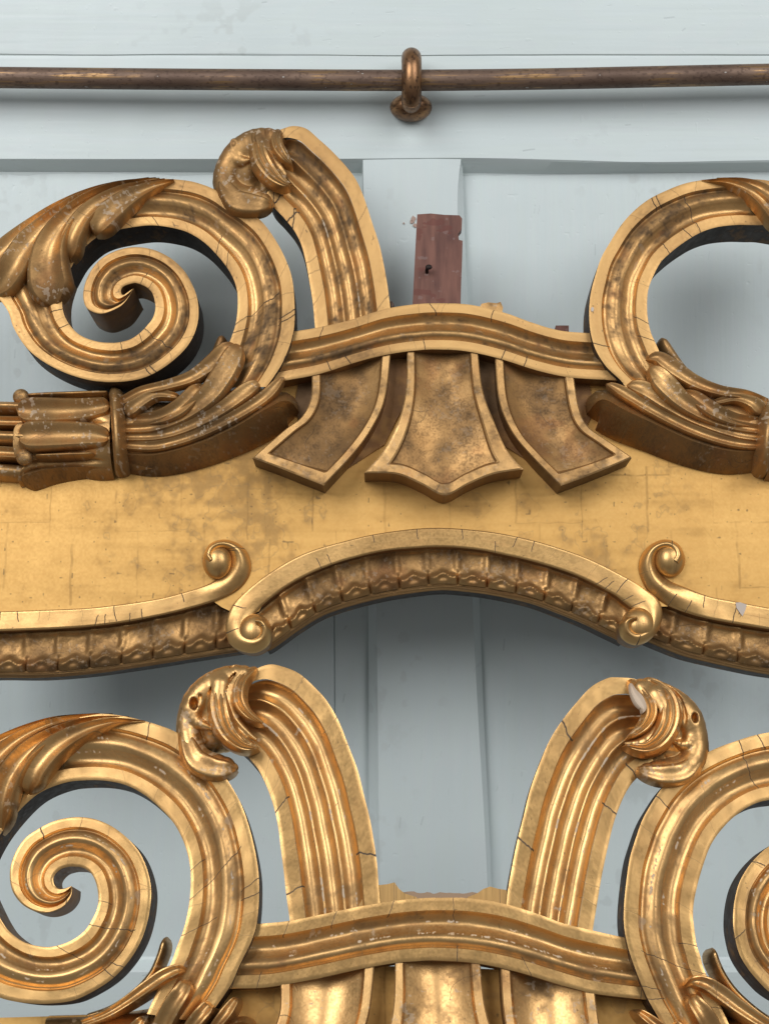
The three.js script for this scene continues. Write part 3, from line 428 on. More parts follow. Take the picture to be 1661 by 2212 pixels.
  headForm(F, pu, z4, 0.2692, {
    hook: [[600, 140, 22, 40], [520, 150, 46, 70], [380, 200, 52, 100], [240, 300, 52, 105], [150, 450, 50, 95], [165, 570, 50, 108], [240, 660, 52, 122], [340, 680, 54, 118], [430, 690, 54, 95], [495, 700, 54, 46]],
    leaves: [[[400, 230, 62, 90], [450, 350, 68, 80], [540, 460, 68, 62], [610, 520, 66, 36], [668, 542, 64, 9]], [[540, 160, 56, 52], [570, 240, 64, 50], [620, 315, 68, 38], [680, 375, 66, 9]], [[470, 170, 58, 50], [500, 300, 68, 48], [570, 400, 70, 36], [640, 480, 68, 10]]],
    beak: [[240, 320, 60, 70], [270, 370, 66, 50], [345, 368, 70, 16]], fill: [[330, 330, 30, 150], [280, 480, 22, 140], [400, 560, 16, 110], [520, 480, 20, 90]], mouth: [[265, 515, 84, 34], [340, 505, 92, 50], [450, 520, 88, 30]], eye: [228, 250, 74, 26], hollow: 0.3, strands: [[[140, 430, 0.040, 40], [150, 540, 0.050, 70], [230, 650, 0.058, 96], [350, 680, 0.058, 92], [450, 690, 0.054, 70], [525, 700, 0.044, 30]], [[430, 105, 0.036, 46], [415, 215, 0.052, 80], [445, 335, 0.060, 96], [525, 455, 0.059, 80], [610, 525, 0.054, 46], [676, 550, 0.047, 14]], [[590, 85, 0.034, 36], [555, 160, 0.048, 54], [575, 245, 0.056, 56], [625, 320, 0.056, 42], [690, 385, 0.047, 12]]],
    grooves: [[[395, 110, 70, 13], [385, 220, 84, 15], [430, 340, 86, 15], [520, 450, 84, 14], [620, 530, 78, 8]], [[480, 90, 60, 12], [500, 210, 80, 14], [540, 320, 84, 14], [610, 400, 80, 12]], [[590, 80, 50, 10], [560, 180, 76, 12], [580, 260, 82, 12]], [[290, 340, 84, 12], [350, 420, 86, 16], [420, 500, 84, 14]]],
  }, M.leafU);
  // acanthus wrapped round the left scroll
  const la = leafGroup(pu, 'acanthus_leaf');
  const LB = { kind: 'gouge', base: 0.012, depth: 0.4, thick: 0.024 };
  lobe(F, la, z3([[980, 105, 0.046, 6], [860, 135, 0.054, 24], [740, 190, 0.060, 44], [640, 260, 0.064, 58], [570, 330, 0.064, 58], [535, 400, 0.058, 44]]).map(([x, y, h, w]) => [x, y, h, w * 0.50]), LB, M.leafU);
  lobe(F, la, z3([[930, 100, 0.044, 5], [740, 140, 0.056, 22], [580, 210, 0.062, 34], [470, 300, 0.066, 44], [405, 410, 0.066, 52], [385, 500, 0.060, 52], [375, 560, 0.05, 40]]).map(([x, y, h, w]) => [x, y, h, w * 0.50]), LB, M.leafU);
  lobe(F, la, z3([[900, 96, 0.040, 4], [700, 122, 0.052, 18], [520, 190, 0.060, 30], [380, 300, 0.066, 44], [290, 440, 0.070, 70], [265, 580, 0.068, 92], [282, 710, 0.062, 98], [302, 800, 0.050, 78]]).map(([x, y, h, w]) => [x, y, h, w * 0.50]), { ...LB, depth: 0.7 }, M.leafU);
  lobe(F, la, z3([[880, 93, 0.038, 4], [640, 130, 0.050, 16], [440, 210, 0.058, 26], [280, 320, 0.062, 38], [150, 460, 0.064, 62], [70, 590, 0.062, 70], [0, 690, 0.052, 64], [-70, 740, 0.04, 40]]).map(([x, y, h, w]) => [x, y, h, w * 0.50]), { ...LB, depth: 0.55 }, M.leafU);
  lobe(F, la, z3([[840, 92, 0.034, 4], [560, 148, 0.044, 16], [340, 245, 0.052, 26], [170, 360, 0.056, 36], [20, 490, 0.056, 50], [-120, 640, 0.05, 50]]).map(([x, y, h, w]) => [x, y, h, w * 0.50]), LB, M.leafU);
  // acanthus on the right scroll, most of it past the frame
  const lr = leafGroup(pu, 'acanthus_leaf');
  lobe(F, lr, z6([[900, 125, 0.042, 4], [1080, 130, 0.052, 18], [1230, 190, 0.060, 34], [1340, 290, 0.064, 44], [1420, 420, 0.06, 40]]).map(([x, y, h, w]) => [x, y, h, w * 0.43]), LB, M.leafU);
  lobe(F, lr, z6([[1000, 112, 0.04, 4], [1180, 130, 0.052, 24], [1320, 190, 0.062, 40], [1460, 320, 0.066, 50], [1560, 480, 0.06, 40]]).map(([x, y, h, w]) => [x, y, h, w * 0.43]), LB, M.leafU);
  // sprays of leaves springing from the collars along the top of the board
  const spray = (name, tf, k, list) => { const g = leafGroup(pu, name); for (const [o, ...p] of list) lobe(F, g, tf(p).map(([x, y, h, w]) => [x, y, h, w * k]), { base: 0.0, kind: 'gouge', n: 46, round: 4, thick: o.dark || o.kind === 'dome' ? 1 : 0.016, ...o }, o.dark ? M.dark : M.leafU); return g; };
  spray('acanthus_spray', z7, 0.50, [
    [{ kind: 'dome', base: -0.01, tip: 0.3 }, [600, 330, 0.030, 150], [760, 330, 0.036, 165], [950, 300, 0.040, 150], [1150, 225, 0.040, 120], [1330, 160, 0.036, 90], [1460, 140, 0.028, 60]],
    [{ kind: 'ridge', base: -0.006, dark: 1, tip: 0.1, tilt: -0.004 }, [640, 440, 0.030, 60], [800, 445, 0.036, 66], [1000, 395, 0.040, 72], [1200, 310, 0.044, 80], [1340, 230, 0.050, 84], [1450, 175, 0.052, 78], [1520, 190, 0.046, 44]],
    [{ depth: 0.35 }, [630, 380, 0.036, 26], [800, 385, 0.042, 26], [1000, 330, 0.046, 26], [1200, 235, 0.050, 28], [1360, 130, 0.052, 30], [1450, 30, 0.046, 26]],
    [{ depth: 0.35 }, [630, 340, 0.038, 24], [800, 335, 0.044, 26], [960, 290, 0.048, 28], [1120, 205, 0.052, 34], [1250, 110, 0.052, 40], [1330, 60, 0.046, 34]],
    [{ depth: 0.4 }, [630, 300, 0.040, 24], [780, 290, 0.046, 28], [930, 230, 0.052, 36], [1060, 130, 0.060, 50], [1140, 20, 0.062, 56], [1200, -90, 0.056, 50], [1225, -140, 0.045, 36]],
    [{ depth: 0.45, tip: 0.2 }, [680, 255, 0.036, 26], [800, 245, 0.048, 34], [910, 195, 0.056, 42], [1000, 110, 0.054, 40], [1040, 70, 0.046, 26]],
    [{ depth: 0.3, tail: 0.2 }, [640, 225, 0.042, 44], [700, 175, 0.048, 34], [790, 125, 0.046, 26], [880, 130, 0.044, 18], [930, 150, 0.036, 10]],
    [{ depth: 0.35, tip: 0.15 }, [625, 160, 0.034, 22], [720, 110, 0.044, 24], [850, 78, 0.048, 26], [980, 35, 0.050, 32], [1080, -35, 0.054, 40], [1150, -105, 0.056, 40], [1195, -140, 0.048, 28]],
    [{ kind: 'dome', base: -0.004, tip: 0.2 }, [1030, 10, 0.020, 24], [1090, -60, 0.026, 26], [1125, -130, 0.030, 30], [1135, -180, 0.026, 26]],
  ]);
  spray('acanthus_spray', z6, 0.40, [
    [{ kind: 'dome', base: -0.01, tip: 0.3 }, [1380, 1740, 0.030, 190], [1200, 1730, 0.036, 210], [960, 1680, 0.040, 190], [700, 1590, 0.040, 150], [460, 1520, 0.036, 110], [290, 1500, 0.028, 70]],
    [{ kind: 'ridge', base: -0.006, dark: 1, tip: 0.1, tilt: 0.004 }, [1330, 1880, 0.030, 80], [1100, 1890, 0.036, 90], [850, 1830, 0.040, 95], [600, 1720, 0.044, 105], [400, 1630, 0.050, 110], [260, 1560, 0.052, 100], [180, 1600, 0.046, 56]],
    [{ depth: 0.35 }, [1330, 1840, 0.036, 30], [1100, 1815, 0.042, 32], [850, 1735, 0.046, 34], [620, 1620, 0.050, 36], [430, 1510, 0.050, 36], [290, 1430, 0.044, 30]],
    [{ depth: 0.3 }, [1330, 1790, 0.038, 30], [1120, 1755, 0.044, 34], [880, 1670, 0.048, 38], [680, 1560, 0.054, 46], [540, 1470, 0.056, 50], [420, 1440, 0.048, 38]],
    [{ depth: 0.4 }, [1330, 1740, 0.040, 30], [1130, 1710, 0.046, 34], [940, 1640, 0.052, 42], [780, 1540, 0.060, 56], [660, 1420, 0.064, 66], [570, 1320, 0.056, 48]],
    [{ depth: 0.45, tip: 0.2 }, [1290, 1690, 0.036, 34], [1130, 1670, 0.048, 40], [990, 1610, 0.056, 46], [870, 1530, 0.054, 44], [780, 1480, 0.046, 28]],
    [{ depth: 0.3, tail: 0.2 }, [1310, 1630, 0.042, 56], [1240, 1560, 0.048, 40], [1130, 1530, 0.046, 26], [1020, 1550, 0.044, 20], [960, 1570, 0.036, 12]],
    [{ depth: 0.35, tip: 0.15 }, [1330, 1560, 0.034, 26], [1200, 1510, 0.044, 30], [1020, 1480, 0.048, 34], [860, 1420, 0.050, 42], [720, 1330, 0.054, 50], [620, 1265, 0.054, 42], [550, 1275, 0.048, 30]],
    [{ kind: 'dome', base: -0.004, tip: 0.2 }, [880, 1420, 0.020, 24], [780, 1340, 0.026, 34], [700, 1240, 0.030, 42], [660, 1170, 0.028, 38], [645, 1130, 0.024, 30]],
  ]);
  // left collar, cup and reeded shaft
  const cap = leafGroup(pu, 'leaf_capital');
  const q7 = (p) => z7(p).map(([x, y, h, w]) => [x, y, h, w * 0.423]);
  { const rows = [], NS = 60, NP = 90, edges = [0.02, 0.40, 0.72, 1.04];
    for (let i = 0; i <= NS; i++) { const t = i / NS, row = []; for (let j = 0; j <= NP; j++) { const p = j / NP; let e = 0; while (e < 2 && p > edges[e + 1]) e++; const q = clamp((p - edges[e]) / (edges[e + 1] - edges[e])) * 2 - 1, aq = Math.abs(q);
      const out = Math.min(1, t / 0.86), fold = t > 0.86 ? (t - 0.86) / 0.14 : 0, flare = 0.92 + 0.02 * Math.sin(out * 6) + 0.12 * Math.pow(out, 3), split = e === 0 || e === 1 ? 1 : 0.6;
      const cup = 0.10 * (1 - Math.pow(aq, 3)) * ss(0.08, 0.4, out) * (1 - ss(0.74, 0.97, out)), gap = 0.24 * Math.pow(aq, 9) * split * ss(0.0, 0.3, out);
      const R = 96 * (flare - cup - gap) * (1 - 0.30 * fold), xr = lerp(240, 34 + 20 * Math.pow(aq, 3), Math.sin(out * Math.PI / 2) * 0.15 + out * 0.85) + 10 * Math.sin(fold * Math.PI * 0.5), yc = 940 + (240 - xr) * 0.065 * (p > 0.5 ? 0.5 : -0.05), a = Math.PI * p;
      row.push(F.at(xr, yc - R * Math.cos(a), -0.012 + R * 0.98 * MM * Math.sin(a), 0.03)); } rows.push(row); }
    add(cap, 'bell', gridGeo(rows, null, 0.9), M.leafU); }
  const PT = { kind: 'gouge', base: 0.004, thick: 0.018, depth: 0.55, tail: 0.06, round: 4, n: 48, m: 22 };
  add(cap, 'cup_petal', petal(F, q7([[560, 178, 0.040, 44], [430, 200, 0.044, 62], [290, 206, 0.047, 70], [170, 206, 0.050, 72], [84, 208, 0.046, 62]]), PT), M.leafU);
  add(cap, 'cup_petal', petal(F, q7([[560, 345, 0.048, 40], [470, 330, 0.052, 64], [310, 330, 0.054, 76], [180, 332, 0.057, 80], [92, 336, 0.052, 66]]), PT), M.leafU);
  add(cap, 'cup_petal', petal(F, q7([[570, 512, 0.022, 30], [420, 505, 0.026, 42], [280, 515, 0.029, 52], [160, 540, 0.031, 62], [100, 565, 0.024, 58]]), { ...PT, kind: 'ridge', base: -0.012, thick: 1 }), M.dark);
  add(cap, 'collar', petal(F, q7([[570, 90, 0.010, 30], [590, 130, 0.040, 42], [598, 230, 0.058, 44], [604, 330, 0.062, 44], [610, 430, 0.056, 42], [616, 510, 0.036, 38], [618, 550, 0.008, 30]]), { kind: 'dome', base: -0.006, tip: 0.06, tail: 0.06, m: 18 }), M.leafU);
  add(cap, 'bead_rod', petal(F, q7([[490, 430, 0.044, 14], [330, 437, 0.047, 17], [175, 442, 0.046, 15]]), { kind: 'dome', base: 0.02, tail: 0.1 }), M.leafU);
  add(cap, 'bead_rod', petal(F, q7([[560, 120, 0.024, 20], [330, 128, 0.030, 22], [130, 136, 0.026, 20]]), { kind: 'dome', base: -0.006, tail: 0.05 }), M.leafU);
  for (const [x, y, h] of [[110, 140, 0.022], [128, 448, 0.038]]) { const [p] = z7([[x, y]]), c = F.at(p[0], p[1], h), s = new THREE.SphereGeometry(0.0098, 24, 16); s.translate(...c); add(cap, 'bead', s, M.leafU); }
  for (const [y0, y1, h, w, kind] of [[195, 190, 0.036, 40, 'dome'], [270, 268, 0.034, 32, 'gouge'], [350, 345, 0.046, 46, 'dome'], [432, 425, 0.036, 36, 'gouge'], [525, 515, 0.026, 46, 'dome']]) add(cap, 'shaft_reed', petal(F, q7([[-160, y1, h, w], [0, y1, h, w], [140, y0, h, w]]), { kind, base: -0.006, tip: 0.02, depth: 0.4 }), M.leafU);
  const cap2 = leafGroup(pu, 'leaf_capital');
  add(cap2, 'collar', petal(F, [[1660, 862, 0.010, 14], [1656, 880, 0.040, 18], [1653, 915, 0.058, 19], [1650, 955, 0.060, 19], [1648, 995, 0.050, 18], [1646, 1025, 0.02, 14], [1646, 1034, 0.004, 10]], { kind: 'dome', base: -0.006, tip: 0.06, tail: 0.06, m: 18 }), M.leafU);
  add(cap2, 'cup', petal(F, [[1660, 945, 0.042, 84], [1740, 945, 0.042, 88], [1800, 945, 0.04, 90]], { kind: 'dome', base: -0.008, tip: 0.02, m: 28 }), M.leafU);

  // bands with curled ends along the lower edge
  const curl = (t, a, b) => ss(a, b, t);
  const bandProf = (k, lift) => (u, t) => { const q = k(t), e = Math.min(u, 1 - u); return 0.0045 + q * (0.010 * Math.sin(Math.PI * clamp(u)) - 0.004) + lift(t) + (e < 0.06 ? -0.0012 * Math.pow(1 - e / 0.06, 2) : 0); };
  const band = (L, R, k, lift, n) => sweep(F, pu, 'scrolled_band', L, R, { n, idx: true, bands: [{ name: 'band', main: true, u0: 0, u1: 1, prof: bandProf(k, lift), m: 18, mat: M.band, crease: 0.9 }], base: -0.024, side: M.edge, ends: [0, 1], wob: 0.0005 });
  band([[-80, 1323], [0, 1321], [125, 1316.5], [200, 1312.5], [275, 1304], [345, 1293], [400, 1279], [445, 1264], [475, 1246], [492, 1226], [497, 1207], [492, 1192], [480, 1187], [469, 1190], [464, 1197], [464, 1202], [467, 1205]], [[-80, 1365], [0, 1363], [125, 1358], [200, 1352.5], [275, 1343], [360, 1326.5], [425, 1310], [475, 1294], [515, 1274], [537, 1249], [543, 1224], [535, 1194], [515, 1174], [485, 1165], [455, 1174], [441, 1199], [450, 1219]], (t) => curl(t, 0.38, 0.6), (t) => 0.012 * ss(0.5, 1, t), 200);
  band([[1740, 1325], [1660, 1313], [1585, 1299], [1530, 1288], [1480, 1269], [1445, 1254], [1425, 1236], [1418, 1215], [1421, 1197], [1431, 1189], [1441, 1190], [1446, 1196], [1446, 1201], [1443, 1205]], [[1740, 1372], [1660, 1359], [1570, 1344], [1515, 1333], [1460, 1316], [1425, 1299], [1395, 1274], [1379, 1232], [1385, 1199], [1405, 1176], [1435, 1165], [1463, 1174], [1477, 1199], [1468, 1224]], (t) => curl(t, 0.2, 0.45), (t) => 0.012 * ss(0.4, 1, t), 180);
  band([[553, 1336], [575, 1340], [587, 1364], [580, 1394], [550, 1411], [515, 1404], [493, 1384], [488, 1347], [502, 1309], [530, 1279], [570, 1246.5], [625, 1211.5], [675, 1189], [735, 1171.5], [810, 1154], [895, 1142.5], [960, 1140.5], [1030, 1145.5], [1090, 1154], [1175, 1174], [1270, 1206.5], [1355, 1249], [1395, 1274], [1420, 1294], [1430, 1324], [1423, 1359], [1400, 1384], [1370, 1394], [1342, 1379], [1336, 1349], [1352, 1334], [1372, 1332]],
    [[553, 1350], [557, 1352], [560, 1358], [557, 1366], [549, 1368], [541, 1363], [538, 1352], [543, 1337], [560, 1314], [588, 1290], [620, 1266.5], [660, 1244], [700, 1226], [750, 1209], [825, 1191], [895, 1184], [963, 1181.5], [1030, 1187], [1080, 1196.5], [1155, 1214], [1240, 1241.5], [1320, 1281], [1346, 1300], [1366, 1316], [1380, 1332], [1386, 1347], [1380, 1358], [1370, 1360], [1364, 1353], [1365, 1346], [1369, 1343], [1374, 1342]], (t) => 1 - curl(t, 0.12, 0.32) + curl(t, 0.66, 0.86), (t) => 0.016 * (1 - ss(0.02, 0.28, t)) + 0.016 * ss(0.70, 0.98, t), 320);
  for (const [x, y, rx, ry] of [[470, 1214, 29, 34], [1446, 1210, 30, 34], [551, 1366, 33, 36], [1378, 1352, 34, 36]]) { const g = new THREE.SphereGeometry(1, 36, 24); g.scale(rx * MM, ry * MM, 0.017); g.translate(...F.at(x, y, 0.004)); add(pu, 'curl_knob', g, M.band); }
  // carved units of the lower moulding and its lip
  const units = (T, B, n) => {
    const run = new THREE.Group(); run.name = 'carved_moulding'; pu.add(run); const per = 22, t = spline(T.map(([x, y]) => [x, y - 13]), n * per), b = spline(B, n * per), rr = rng(n * 77);
    for (let k = 0; k < n; k++) {
      const rows = [], j1 = rr(), j2 = rr();
      for (let i = 0; i <= per; i++) { const q = i / per, row = [], a = t[k * per + i], c = b[k * per + i]; for (let j = 0; j <= 26; j++) { const u = j / 26, e = Math.min(q, 1 - q);
        let h = -0.016 - 0.003 * Math.sin(Math.PI * Math.min(1, u * 1.3)) + 0.009 * Math.pow(u, 2.2); h += 0.0045 * Math.exp(-Math.pow(e / 0.13, 2)) * (1 - ss(0.55, 0.72, u)) * (1 - 0.35 * ss(0.3, 0, u)); h += 0.0030 * Math.exp(-Math.pow((u - 0.06) / 0.06, 2));
        const lc = 0.80 + 0.05 * Math.cos(2 * Math.PI * q) - 0.03 * Math.cos(4 * Math.PI * q) + 0.02 * (j1 - 0.5); h += 0.0062 * Math.exp(-Math.pow((u - lc) / 0.085, 2)) * ss(0, 0.1, e + 0.02) - 0.004 * ss(0.62, 0.8, u) * (1 - ss(0, 0.08, e)); h -= 0.004 * ss(0.93, 1, u);
        row.push(F.at(lerp(a[0], c[0], u), lerp(a[1], c[1], u), h + 0.0006 * (fbm(lerp(a[0], c[0], u) * 0.09 + 20, lerp(a[1], c[1], u) * 0.09 + 20, 997, 997, 3, 3) - 0.5) * 2 * (0.6 + j2), -0.014)); } rows.push(row); }
      add(run, 'moulding_unit', gridGeo(rows, null, 1.1), M.unit);
    }
    const lo = B.map(([x, y]) => [x, y - 2]), li = B.map(([x, y]) => [x, y + 12]);
    sweep(F, run, 'moulding_lip', lo, li, { n: n * 10, idx: true, bands: [{ name: 'lip', main: true, u0: 0, u1: 1, prof: (u) => -0.013 - 0.006 * u * u, m: 6, mat: M.dark }], base: -0.055, side: M.side, wob: 0.0012 });
  };
  units([[-80, 1383], [0, 1379], [125, 1374], [200, 1369], [275, 1360], [360, 1343], [425, 1327], [475, 1312], [535, 1288]], [[-80, 1452], [0, 1451], [100, 1451], [215, 1441], [350, 1421], [425, 1409], [535, 1392]], 9);
  units([[552, 1340], [566, 1328], [585, 1312], [620, 1283], [680, 1249], [750, 1222], [830, 1203], [895, 1197], [963, 1194], [1030, 1200], [1080, 1208], [1155, 1228], [1240, 1256], [1330, 1300], [1362, 1330]], [[578, 1394], [590, 1388], [610, 1374], [645, 1349], [700, 1316], [765, 1294], [825, 1279], [885, 1269], [955, 1261.5], [1020, 1266.5], [1085, 1276.5], [1150, 1291.5], [1210, 1314], [1270, 1339], [1346, 1376]], 13);
  units([[1395, 1302], [1460, 1334], [1515, 1351], [1570, 1362], [1660, 1377], [1740, 1388]], [[1375, 1362], [1405, 1376], [1475, 1404], [1545, 1421], [1615, 1436], [1660, 1444], [1740, 1455]], 5);
  const bare = new THREE.MeshStandardMaterial({ color: new THREE.Color(0.55, 0.47, 0.40), roughness: 0.9, side: THREE.DoubleSide });
  { const [a, b] = slab(F, [[1588, 1302], [1598, 1301], [1612, 1306], [1609, 1318], [1603, 1331], [1596, 1322], [1590, 1313]], 0.0056, 0.003); add(pu, 'gesso_chip', [a, b], bare); }
  { const p = []; for (let i = 0; i < 12; i++) p.push([1279 + 3.2 * Math.cos(i * 0.5236), 668 + 5 * Math.sin(i * 0.5236)]); const [a, b] = slab(F, p, 0.0412, 0.038); add(pu, 'gesso_chip', [a, b], bare); }
  // battens nailed on behind, with a bent nail, and broken ends of carving
  const wood = pbr(makeTex(256, 512, (x, y, o) => { const g = fbm(x * 22, y * 3, 22, 3, 400, 4), b = fbm(x * 3, y * 4, 3, 4, 410, 3), s = ss(0.66, 0.72, fbm(x * 6, y * 12, 6, 12, 420, 3)), d = ss(0.72, 0.78, fbm(x * 14, y * 14, 14, 14, 430, 3)); let c = mix3([0.105, 0.040, 0.028], [0.20, 0.085, 0.058], clamp(0.5 + 1.6 * (g - 0.5) + 0.8 * (b - 0.5))); c = mix3(c, [0.13, 0.032, 0.02], s * 0.6); c = mix3(c, [0.30, 0.24, 0.22], d * 0.25); o.c = c; o.m = 0; o.r = 0.68; o.b = 0.5 + 0.5 * (g - 0.5); }), 0.0008);
  const st = [[901, 463], [930, 461], [960, 464], [992, 465], [998, 472], [997, 495], [989, 505], [991, 518], [999, 520], [998, 560], [996, 610], [994, 680], [890, 680], [894, 600], [897, 540], [899, 500]];
  const [s1, s2] = slab(F, st, BACK - 0.002, BACK - 0.016, 0.12); add(pu, 'batten', [s1, s2], wood);
  const [t1, t2] = slab(F, [[1200, 703], [1228, 703], [1228, 740], [1195, 740]], BACK - 0.002, BACK - 0.012, 0.12); add(pu, 'batten', [t1, t2], wood);
  const nail = new THREE.MeshStandardMaterial({ color: new THREE.Color(0.03, 0.02, 0.018), roughness: 0.6, metalness: 0.7 });
  { const a = F.at(922, 590, BACK - 0.004), b = F.at(926, 577, BACK + 0.009); const c = new THREE.CatmullRomCurve3([new THREE.Vector3(...a), new THREE.Vector3(a[0], a[1] + 0.002, a[2] + 0.009), new THREE.Vector3(...b)]); const n = add(pu, 'nail', new THREE.TubeGeometry(c, 16, 0.0022, 10), nail); const hd = new THREE.SphereGeometry(0.0042, 16, 10); hd.scale(1, 0.8, 0.5); hd.translate(...b); add(n, 'nail_head', hd, nail); }
  const raw = new THREE.MeshStandardMaterial({ color: new THREE.Color(0.09, 0.06, 0.045), roughness: 0.9, side: THREE.DoubleSide });
  { const [a, b] = slab(F, [[818, 690], [826, 668], [836, 655], [846, 650], [851, 657], [848, 664], [853, 668], [845, 676], [830, 684]], (x, y) => 0.020 + 0.008 * wob(x * 25, y * 25, 3), -0.01); add(pu, 'broken_stump', [a, b], raw); }
  { const [a, b] = slab(F, [[1030, 672], [1040, 656], [1055, 653], [1072, 655], [1081, 652], [1086, 664], [1083, 685]], 0.016, -0.005); add(pu, 'broken_fragment', a, M.leafL); add(pu, 'broken_fragment', b, raw); }
}

// ------------------------------------------------------------------ the lower pelmet
const pl = pelmet('giltwood_pelmet_001', LO, 'lower brighter gilded carved pelmet with two curled horns, cut off by the bottom edge');
{
  const F = LO, HS = 0.040;
  const [bf, bs] = slab(F, [[-60, 2200], [300, 2190], [520, 2120], [600, 2080], [1290, 2100], [1420, 2150], [1720, 2230], [1720, 2420], [-60, 2420]], 0, -0.03, 1.1); add(pl, 'board', bf, M.board); add(pl, 'board_edge', bs, M.sideL);
  sweep(F, pl, 'crest_bar', yB([[130, 250], [190, 248], [300, 238], [420, 215], [560, 185], [700, 162], [800, 152], [880, 150], [980, 152], [1100, 170], [1220, 205], [1330, 245], [1430, 270], [1555, 298], [1620, 310]]), yB([[50, 492], [110, 490], [230, 485], [400, 455], [560, 420], [700, 395], [780, 388], [850, 385], [1000, 395], [1150, 425], [1300, 470], [1390, 495], [1450, 510], [1600, 528], [1660, 532]]), { n: 150, idx: true, bands: barBands(M.sweepL, 0.030), base: BACKL, side: M.edge, wob: 0.0009 });
  const kt = (pts) => z5(pts).map(([x, y]) => [946 + (x - 957) * 1.2, 2096 + (y - 779) * 1.25 + (x - 957) * 0.03]);
  keystone(F, pl, kt, [[684, 290], [712, 302], [760, 295], [830, 285], [880, 295], [930, 295], [966, 290]], [[512, 770], [640, 775], [740, 815], [835, 860], [930, 815], [1030, 775], [1150, 755]], [[684, 290], [680, 430], [650, 560], [590, 680], [512, 770]], [[966, 290], [985, 430], [1030, 560], [1085, 680], [1150, 755]], M.leafL, M.edge, 0.025, 0.050);
  keystone(F, pl, kt, [[300, 360], [380, 370], [480, 340], [620, 300]], [[65, 710], [160, 745], [260, 785], [350, 820]], [[300, 360], [300, 460], [262, 545], [190, 600], [65, 710]], [[620, 300], [600, 450], [560, 560], [480, 680], [350, 820]], M.leafL, M.edge, 0.025, 0.048);
  keystone(F, pl, kt, [[1035, 308], [1130, 340], [1250, 375], [1345, 365]], [[1300, 822], [1400, 785], [1500, 745], [1585, 708]], [[1035, 308], [1050, 470], [1100, 600], [1180, 700], [1300, 822]], [[1345, 365], [1370, 500], [1405, 580], [1470, 630], [1585, 708]], M.leafL, M.edge, 0.025, 0.048);
  // left scroll and volute
  sweep(F, pl, 'c_scroll', [[440, 2210], [473, 2166], [501, 2124], [518, 2085], [546, 2026], [557, 1980], [560, 1910], [555, 1858], [541, 1795], [522, 1739], [497, 1693], [462, 1646], [424, 1608], [380, 1581], [350, 1568.7], [315, 1558], [273, 1547.6], [228, 1542], [175, 1543.4], [133, 1549], [87.6, 1560], [35, 1577], [0, 1591], [-60, 1622], [-120, 1690], [-150, 1780], [-155, 1860]],
    [[318, 2190], [345, 2130], [371, 2078], [382, 2047], [399, 2001], [410, 1945], [412.6, 1892.7], [408, 1854], [396, 1815.6], [375, 1777], [343, 1742], [308, 1714], [270, 1695], [224, 1686], [175, 1686], [140, 1691], [101.6, 1705], [70, 1724.6], [35, 1759.6], [0, 1805], [-24, 1850], [-34, 1890]], { n: 220, bands: scrollBands(M.sweepL, HS), base: BACKL, side: M.sideL });
  const vo = [[-155, 1860, -34, 1890], [-148, 1970, -31, 1912], [-115, 2060, -22, 1935], [-60, 2125, -8, 1965], [0, 2155, 5, 1990], [52, 2166, 21, 2012], [105, 2168, 49, 2033], [158, 2161, 80, 2043], [203, 2141, 112, 2045], [245, 2113, 150, 2034], [280, 2075, 182, 2012], [305, 2033, 203, 1980], [320, 1987, 212, 1955], [327, 1938, 213, 1935], [324, 1900, 210, 1914], [312, 1861, 204, 1897], [294, 1830, 197, 1886], [266, 1802, 187, 1878], [235, 1781, 175, 1873], [200, 1768, 163, 1872], [161, 1765, 152, 1872], [123, 1772, 142, 1874], [88, 1788, 133, 1877], [56, 1810, 125, 1883], [35, 1840, 119, 1890], [24, 1872, 116, 1897], [23, 1903, 116, 1904], [31, 1931, 118, 1911], [52, 1956, 122, 1916], [81, 1970, 127, 1919], [109, 1971, 132, 1920], [137, 1959, 139, 1919], [154, 1938, 147, 1917], [157, 1916, 155, 1914]];
  sweep(F, pl, 'volute', vo.map((p) => [p[0], p[1]]), vo.map((p) => [p[2], p[3]]), { n: 260, idx: true, bands: scrollBands(M.sweepL, HS), base: BACKL, side: M.sideL, inner: M.edge, ends: [1] });
  // right scroll and the edge of its volute
  sweep(F, pl, 'c_scroll', [[1445, 2245], [1423.7, 2202.5], [1402, 2164.8], [1386, 2129.8], [1370, 2089], [1356, 2046], [1348, 2005], [1347, 1960], [1353, 1897.7], [1360.5, 1851.5], [1372, 1813], [1387, 1771], [1406.6, 1736], [1431, 1700], [1464, 1666], [1503, 1638], [1545, 1617], [1582, 1603], [1622, 1590], [1661, 1582], [1720, 1578]],
    [[1575, 2215], [1545, 2150], [1520, 2095], [1512.5, 2068], [1504, 2041], [1499, 2008.6], [1496, 1971], [1501.7, 1928], [1518, 1868.7], [1537, 1820.8], [1568, 1780], [1599, 1753.5], [1629.7, 1736], [1661, 1728], [1720, 1722]], { n: 160, bands: scrollBands(M.sweepL, HS), base: BACKL, side: M.sideL });
  sweep(F, pl, 'volute', [[1760, 1800], [1700, 1808], [1661, 1828], [1637, 1847.7], [1614, 1874.6], [1595, 1909], [1585, 1951.5], [1582.5, 1992.5], [1586.6, 2024.8], [1596, 2060], [1612, 2089], [1633.7, 2116], [1661, 2143], [1700, 2165], [1750, 2175]], [[1760, 1905], [1735, 1910], [1716, 1922], [1704, 1934], [1694, 1948], [1686, 1964], [1682, 1982], [1682, 2000], [1685, 2015], [1691, 2030], [1699, 2042], [1710, 2052], [1722, 2060], [1738, 2066], [1755, 2068]], { n: 120, idx: true, bands: scrollBands(M.sweepL, HS, 0.26), base: BACKL, side: M.sideL });
